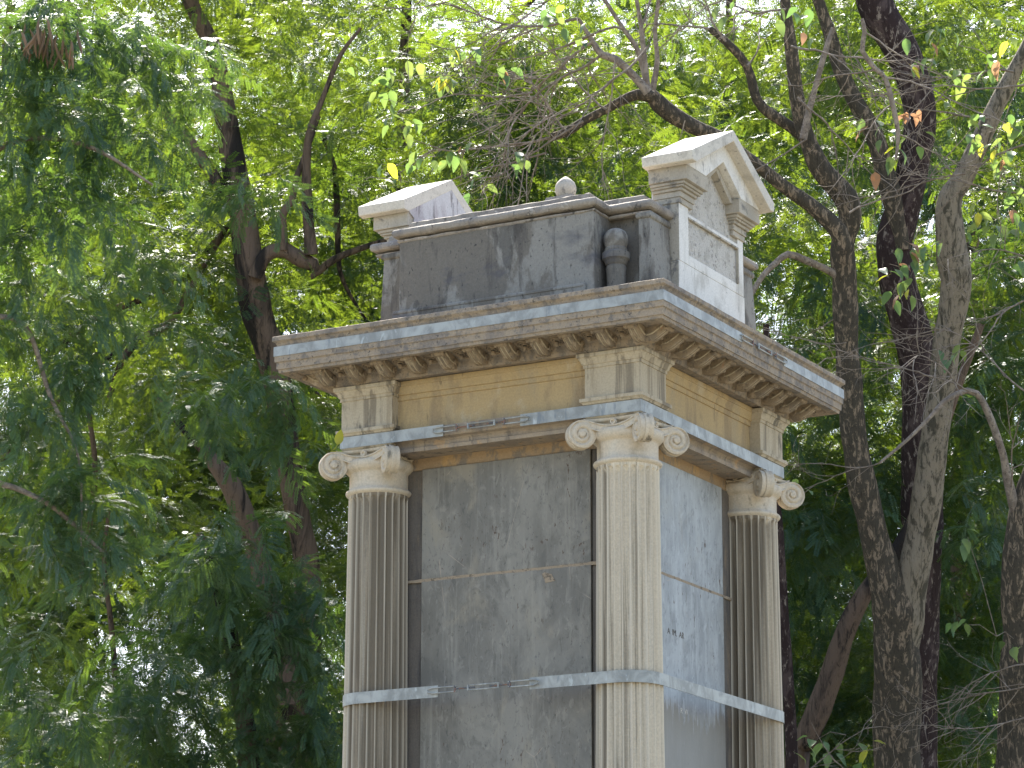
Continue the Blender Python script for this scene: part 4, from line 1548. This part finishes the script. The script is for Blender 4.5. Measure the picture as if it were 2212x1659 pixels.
# ---- leaning dark tree ----------------------------------------------
R4 = [(2120, 700, 8), (2060, 860, 10), (1990, 1080, 13), (1930, 1200, 16), (1885, 1258, 18), (1850, 1310, 20), (1820, 1380, 22), (1800, 1450, 24), (1770, 1530, 25), (1740, 1600, 26), (1718, 1680, 28)]
t5 = empty('leaning_tree', foot_of(R4, 28), 'dark slim tree leaning to the right, its bowed trunk seen low beside the right column', 'tree')
limb('trunk', R4, 28, M['bark_left'], t5, n=16, ground=True, seed=30)
R5 = [(1655, 700, 7), (1668, 1000, 9), (1681, 1150, 12), (1690, 1300, 12), (1702, 1480, 13), (1712, 1680, 14)]
t6 = empty('slender_tree', foot_of(R5, 27.5), 'slender near-black straight trunk right behind the right column', 'tree')
limb('trunk', R5, 27.5, M['bark_dark'], t6, n=12, ground=True, wob=.05, seed=33)
rs = np.random.RandomState(52)
cs, ks, rd = clumps_in(rs, 14, (1500, 2300), (700, 1700), (29.5, 32), .5, .8, 13.0)
scatter('crown', clump_points(cs, ks, rd, rs), SPR_A, t5, 14)
cs, ks, rd = clumps_in(rs, 12, (1150, 1800), (100, 700), (28.5, 30.5), .42, .8, 15.0)
scatter('crown', clump_points(cs, ks, rd, rs), SPR_A, t6, 15)
R6 = [(2100, 500, 14), (2095, 700, 18), (2085, 880, 20), (2080, 1000, 22), (2075, 1180, 23), (2085, 1400, 25), (2090, 1680, 28)]
t7 = empty('shaded_tree', foot_of(R6, 33), 'shaded trunk between the forked tree and the right edge, half covered by dark leaves', 'tree')
limb('trunk', R6, 33, M['bark_left'], t7, n=14, ground=True, seed=40)
limb('limb', [(2260, 600, 10), (2212, 670, 13), (2175, 715, 13), (2139, 750, 13), (2100, 800, 12)], 32.8, M['bark_left'], t7, n=10, seed=41)
rs = np.random.RandomState(53)
cs = [P(x, y, 29.4 + .9 * rs.uniform(-1, 1)) for (x, y) in ((1700, 1000), (1790, 820), (1730, 760), (2120, 900), (2180, 1050), (2080, 1250), (2150, 1330), (2050, 1450), (2130, 1500), (1750, 1250), (1690, 880), (2200, 820), (2100, 1120), (2160, 1200), (1790, 640), (1740, 560), (1850, 1150), (1720, 1120), (1800, 1600), (1680, 1500), (2160, 480), (2120, 640))]
rd = [rs.uniform(.35, .6) for _ in cs]
ks = [int(45 * r_ ** 1.8) for r_ in rd]
scatter('crown', clump_points(cs, ks, rd, rs, .8), SPR_B, t7, 16, .8, 1.1, .45)

# ---- trees further back ----------------------------------------------
def back_tree(px, depth, xr, n, seed, label, spr, yr=(-280, 1900), dens_=12.0):
    path = [(px + 30, -300, 8), (px + 10, 300, 14), (px, 900, 20), (px - 15, 1700, 26)]
    t_ = empty('background_tree', foot_of(path, depth), label, 'tree', 'trees behind')
    limb('trunk', path, depth, M['bark_left'], t_, n=10, ground=True, seed=seed)
    for q in range(3):
        r_ = random.Random(seed * 9 + q)
        y0 = r_.uniform(300, 1300)
        s_ = r_.choice((-1, 1))
        limb('limb', [(px + s_ * 420, y0 - 420, 3), (px + s_ * 250, y0 - 280, 7), (px + s_ * 90, y0 - 110, 10), (px, y0, 13)], depth, M['bark_left'], t_, n=7, seed=q)
    rs_ = np.random.RandomState(seed)
    cs_, ks_, rd_ = clumps_in(rs_, n, xr, yr, (depth - 1.0, depth + 1.8), .6, 1.2, dens_)
    scatter('crown', clump_points(cs_, ks_, rd_, rs_), spr, t_, seed)


back_tree(-120, 38, (-900, 700), 108, 61, 'background tree farthest left behind the drooping sprays, trunk mostly hidden', SPR_A)
back_tree(860, 39, (350, 1450), 102, 62, 'background tree directly behind the monument, seen over its attic', SPR_A)
back_tree(1560, 38, (1200, 2000), 80, 63, 'background tree behind the gabled stele, between monument and forked tree', SPR_A)
back_tree(2250, 39, (1750, 2900), 90, 64, 'background tree farthest right behind the shaded trunk', SPR_B)

rs = np.random.RandomState(71)
cs, ks, rd = clumps_in(rs, 620, (-900, 3100), (100, 2000), (46, 51), .8, 1.5, 5.0)
fw_ = scatter('far_wood', clump_points(cs, ks, rd, rs), SPR_B, None, 72, 1.2, 1.8)
tag(fw_, 'dark wood closing the view far behind all the trees', 'wood', None, 'stuff')

# ---- bare twigs and broad leaves of the peeling-bark tree -------------
tw = MB(0)
leaf_sites = []
rt = random.Random(77)


def twig(p, d, L, r_, depth_, sites, mb=tw):
    n_ = max(3, int(L / .07))
    pts, rr = [p.copy()], [r_]
    cur, dd = p.copy(), d.normalized()
    kids = []
    for k in range(n_):
        dd = (dd + Vector((rt.gauss(0, .11), rt.gauss(0, .11), rt.gauss(-.012, .11)))).normalized()
        cur = cur + dd * (L / n_)
        pts.append(cur.copy())
        rr.append(r_ * (1 - .72 * (k + 1) / n_))
        if depth_ > 0 and rt.random() < .37:
            kids.append((cur.copy(), dd.copy(), (1 - k / n_)))
    mb.tube([tuple(q) for q in pts], rr, 5 if r_ > .004 else 4, caps=False)
    sites.append((cur.copy(), dd.copy()))
    for (q, e_, f_) in kids:
        ax = Vector((rt.gauss(0, 1), rt.gauss(0, 1), rt.gauss(0, 1))).normalized()
        nd = (Matrix.Rotation(rt.uniform(.5, 1.15), 3, ax) @ e_)
        twig(q, nd, L * rt.uniform(.35, .65), max(.0022, r_ * .55), depth_ - 1, sites, mb)


V3 = lambda a: Vector(tuple(a))
starts = [  # (px,py) start, (px,py) aim, depth, length, radius
    ((1190, 297), (1040, 330), 26.2, 1.1, .014), ((1225, 285), (1120, 180), 26.1, 1.0, .011), ((1260, 262), (1150, 330), 26, 1.0, .012), ((1310, 236), (1180, 160), 25.9, 1.1, .011),
    ((1250, 40), (1050, 120), 25.9, 1.4, .014), ((1280, 90), (1080, 180), 25.8, 1.5, .014), ((1300, 118), (1120, 220), 25.7, 1.5, .013), ((1370, -30), (1200, -60), 26, 1.3, .012),
    ((1385, 60), (1450, -60), 26.2, 1.0, .010), ((1425, -20), (1560, -40), 26.3, 1.0, .01), ((1400, 100), (1250, 330), 25.8, 1.4, .012), ((1330, 128), (1300, 340), 25.7, 1.1, .008),
    ((1345, 60), (1150, 60), 25.9, 1.2, .012), ((1533, 62), (1400, 30), 26.9, 1.0, .012), ((1568, 90), (1480, -60), 27, .9, .011), ((1613, 142), (1700, 60), 27, .8, .010),
    ((1180, 330), (960, 400), 26, 1.2, .010), ((1150, 200), (930, 200), 25.9, 1.2, .010), ((1480, 260), (1440, 400), 26.3, .6, .006),
    ((1696, 20), (1560, 40), 26.6, 1.1, .012), ((1708, 100), (1860, 160), 26.5, 1.1, .012), ((1722, 210), (1860, 300), 26.5, 1.0, .011), ((1743, 300), (1600, 380), 26.5, .9, .009),
    ((1835, 460), (1960, 380), 26.4, 1.0, .010), ((1868, 70), (1980, 130), 25, .9, .009), ((1893, 150), (1760, 180), 25, .9, .009), ((1913, 170), (2060, 200), 25, 1.0, .009),
    ((1928, 225), (1800, 330), 25, .8, .008), ((1940, 290), (2080, 330), 25, 1.0, .008), ((2190, 155), (2000, 120), 26.4, 1.2, .012), ((2140, 255), (1960, 260), 26.4, 1.1, .011),
    ((2230, 180), (2020, 220), 25.8, 1.3, .011), ((2240, 300), (2040, 330), 25.7, 1.3, .011), ((2085, 375), (1930, 420), 26.4, 1.0, .010), ((2240, 420), (2080, 430), 25.6, 1.1, .010),
    ((2250, 560), (2100, 540), 25.6, 1.0, .009), ((2240, 640), (2060, 700), 25.5, 1.1, .009), ((2250, 860), (2080, 780), 25.5, 1.2, .010), ((2110, 850), (1940, 770), 25.4, 1.1, .009),
    ((2066, 830), (1880, 760), 25.4, 1.2, .009), ((1828, 740), (1720, 760), 26.4, .6, .006), ((1900, 1000), (1760, 1040), 25.5, .9, .006), ((1860, 1010), (1740, 1045), 25.5, .7, .005),
    ((2250, 1480), (2090, 1470), 25.2, 1.0, .009), ((2250, 1430), (2080, 1440), 25.2, .9, .008), ((2240, 1540), (2060, 1610), 25.2, 1.0, .008), ((2180, 1080), (2230, 880), 25.4, .9, .010),
    ((1740, 1670), (1860, 1590), 25, .7, .006), ((1840, 1680), (1740, 1600), 25, .6, .006), ((1640, 900), (1720, 820), 26.5, .2, .003), ((1600, 760), (1660, 700), 26, .5, .004), ((1800, 690), (1700, 745), 26.4, .6, .005)]
site_by = []
for (a, c_, dp, L, r_) in starts:
    p0, p1 = V3(P(a[0], a[1], dp)), V3(P(c_[0], c_[1], dp + rt.uniform(-.4, .4)))
    s_ = []
    twig(p0, p1 - p0, L, r_, 3, s_)
    site_by.append(s_)
    leaf_sites += s_
two = tw.build('twigs', M['twig'], t2, smooth=True, kind='stuff')


def broad_leaf_mesh(name, mat, seed):
    r_ = random.Random(seed)
    L, wd = .145, .082
    b_ = MB(0)
    rows_ = []
    n_ = 7
    for i in range(n_ + 1):
        t_ = i / n_
        w_ = wd * .5 * (math.sin(math.pi * t_ ** .72) ** .9) * (1 - .15 * t_) + .0008
        z = -.045 * t_ ** 2 * r_.uniform(.7, 1.3)
        cup = .010 * math.sin(math.pi * t_)
        rows_.append([(t_ * L, -w_, z + cup), (t_ * L, -w_ * .5, z + cup * .3), (t_ * L, 0, z), (t_ * L, w_ * .5, z + cup * .3), (t_ * L, w_, z + cup)])
    b_.grid(rows_)
    b_.tube([(-.035, 0, .006), (-.012, 0, .003), (.0, 0, 0)], [.0012] * 3, 3)
    return m2(b_, name, mat, True, None)


LM = [broad_leaf_mesh('leaf', M['leaf_broad'], 1), broad_leaf_mesh('leaf', M['leaf_broad_dark'], 2), broad_leaf_mesh('leaf', M['leaf_broad'], 3), broad_leaf_mesh('leaf', M['leaf_broad_dark'], 4)]
LY = broad_leaf_mesh('leaf', M['leaf_yellow'], 5)
LB = broad_leaf_mesh('leaf', M['leaf_brown'], 6)


def put_leaf(p, parent, me, rnd, sc=1.0):
    m_ = Matrix.Rotation(rnd.uniform(0, 6.283), 4, 'Z') @ Matrix.Rotation(rnd.uniform(.1, 1.2), 4, 'Y') @ Matrix.Rotation(rnd.uniform(-.5, .5), 4, 'X') @ Matrix.Scale(sc, 4)
    return inst('leaf', me, parent, p, 0, m_)


rl = random.Random(9)
# leaves sit in loose bunches about twig ends
bunches = [(830, 190, 12), (870, 250, 9), (960, 160, 14), (1010, 110, 10), (1080, 150, 8), (905, 330, 7), (880, 130, 5), (990, 330, 8), (1040, 380, 7), (1120, 340, 5), (1180, 30, 6), (1250, 60, 5), (850, 360, 4), (760, 110, 3),
           (1750, 40, 5), (1700, 20, 4), (1560, 30, 4), (1990, 120, 9), (2040, 60, 8), (2080, 150, 7), (2150, 130, 7), (2180, 60, 7), (1870, 265, 5), (1930, 330, 4), (1990, 270, 3), (2120, 290, 9), (2170, 330, 12),
           (2190, 270, 7), (2110, 470, 7), (2170, 480, 9), (2080, 260, 5), (1920, 570, 8), (1945, 630, 7), (1970, 540, 6), (2020, 520, 5), (2200, 560, 4), (2185, 400, 6), (1905, 290, 3), (1720, 1040, 5), (2090, 1160, 3),
           (1760, 1600, 8), (1850, 1610, 7), (2080, 1350, 4), (2060, 755, 5), (2190, 1380, 3)]
nleaf = 0
for (x, y, k) in bunches:
    dpb = 25.6 + rl.uniform(-.4, .4)
    bc = V3(P(x, y, dpb))
    near = min(leaf_sites, key=lambda s_: (s_[0] - bc).length)[0]
    # a short stalk ties the bunch to the nearest twig
    st = MB(0)
    midp = near.lerp(bc, .5) + Vector((0, 0, .05))
    st.tube([tuple(near), tuple(midp), tuple(bc)], [.004, .003, .002], 4, caps=False)
    st.build('twig', M['twig'], t2, smooth=True)
    for q in range(k):
        o_ = Vector((rl.gauss(0, .075), rl.gauss(0, .075), rl.gauss(-.02, .06)))
        me = LM[rl.randrange(4)]
        z_ = rl.random()
        if z_ < .06:
            me = LY
        elif z_ < .12:
            me = LB
        put_leaf(bc + o_, t2, me, rl, rl.uniform(.7, 1.15))
        nleaf += 1
# curled dry leaves
for (x, y, k) in ((1960, 250, 6), (1975, 240, 5), (1945, 232, 4), (2085, 745, 5), (1720, 1045, 4), (1895, 372, 4)):
    for q in range(k):
        if nleaf < 296:
            put_leaf(V3(P(x + rl.gauss(0, 10), y + rl.gauss(0, 8), 25.4)), t2, LB, rl, .7)
            nleaf += 1

# single bright leaf at the left end of the architrave -----------------
lo = V3(P(731, 952, 20.95))
ly = empty('yellow_leaf', tuple(lo), 'single bright yellow-green leaf on a thin stalk by the left end of the architrave', 'leaf')
b = MB(0)
rows = []
dv = (V3(RV) * .25 + V3(UV) * .95).normalized()
sv = dv.cross(V3(FW)).normalized()
for i in range(8):
    t_ = i / 7
    w_ = .030 * math.sin(math.pi * t_ ** .8) ** .8 + .001
    c_ = lo + dv * (t_ * .11 - .03) + V3(FW) * .012 * math.sin(t_ * 3)
    rows.append([tuple(c_ - sv * w_), tuple(c_ + V3(FW) * .008), tuple(c_ + sv * w_)])
b.grid(rows)
b.build('blade', M['leaf_yellow'], ly, smooth=True)
b = MB(0)
a0 = lo - dv * .03
b.tube([tuple(a0), tuple(a0 - V3(UV) * .03 - V3(RV) * .02), tuple(a0 - V3(UV) * .045 - V3(RV) * .05), tuple(a0 - V3(UV) * .05 + V3(RV) * .02 + V3(FW) * .06), (-2.392, .02, OZ - .095)], [.0018] * 5, 5, caps=False)
b.build('stalk', M['leaf_yellow'], ly, smooth=True)

# ================================================================== far pale building glimpsed low on the right
fb = empty('pale_building', tuple(P(1990, 1500, 60) * np.array([1, 1, 0])), 'pale far building glimpsed through leaves low on the right behind the trunks', 'building')
c0 = V3(P(2005, 1500, 60))
c0.z = 0
ax = V3(RV)
ax.z = 0
ax.normalize()
ay = Vector((-ax.y, ax.x, 0))


def obox(b_, a0_, a1_, d0, d1, z0, z1):
    pts_ = []
    for z in (z0, z1):
        for (a_, d_) in ((a0_, d0), (a1_, d0), (a1_, d1), (a0_, d1)):
            q = c0 + ax * a_ + ay * d_
            pts_.append((q.x, q.y, z))
    b_.hexa(pts_)


b = MB(0)
obox(b, -9, 9, 0, 8, 0, 11.2)
b.build('wall', M['pale_wall'], fb)
b = MB(0)
obox(b, -9.3, 9.3, -.3, 8.3, 11.2, 11.6)
b.build('roof', M['pale_wall'], fb)
for zf in (1.2, 4.8, 8.2):
    for k in range(-4, 5):
        b = MB(0)
        obox(b, k * 2 - .5, k * 2 + .5, -.06, -.002, zf, zf + 1.6)
        wnd = b.build('window', M['pale_wall'], fb)
        b = MB(0)
        obox(b, k * 2 - .42, k * 2 + .42, -.075, -.062, zf + .08, zf + 1.52)
        b.build('pane', M['glass'], wnd)
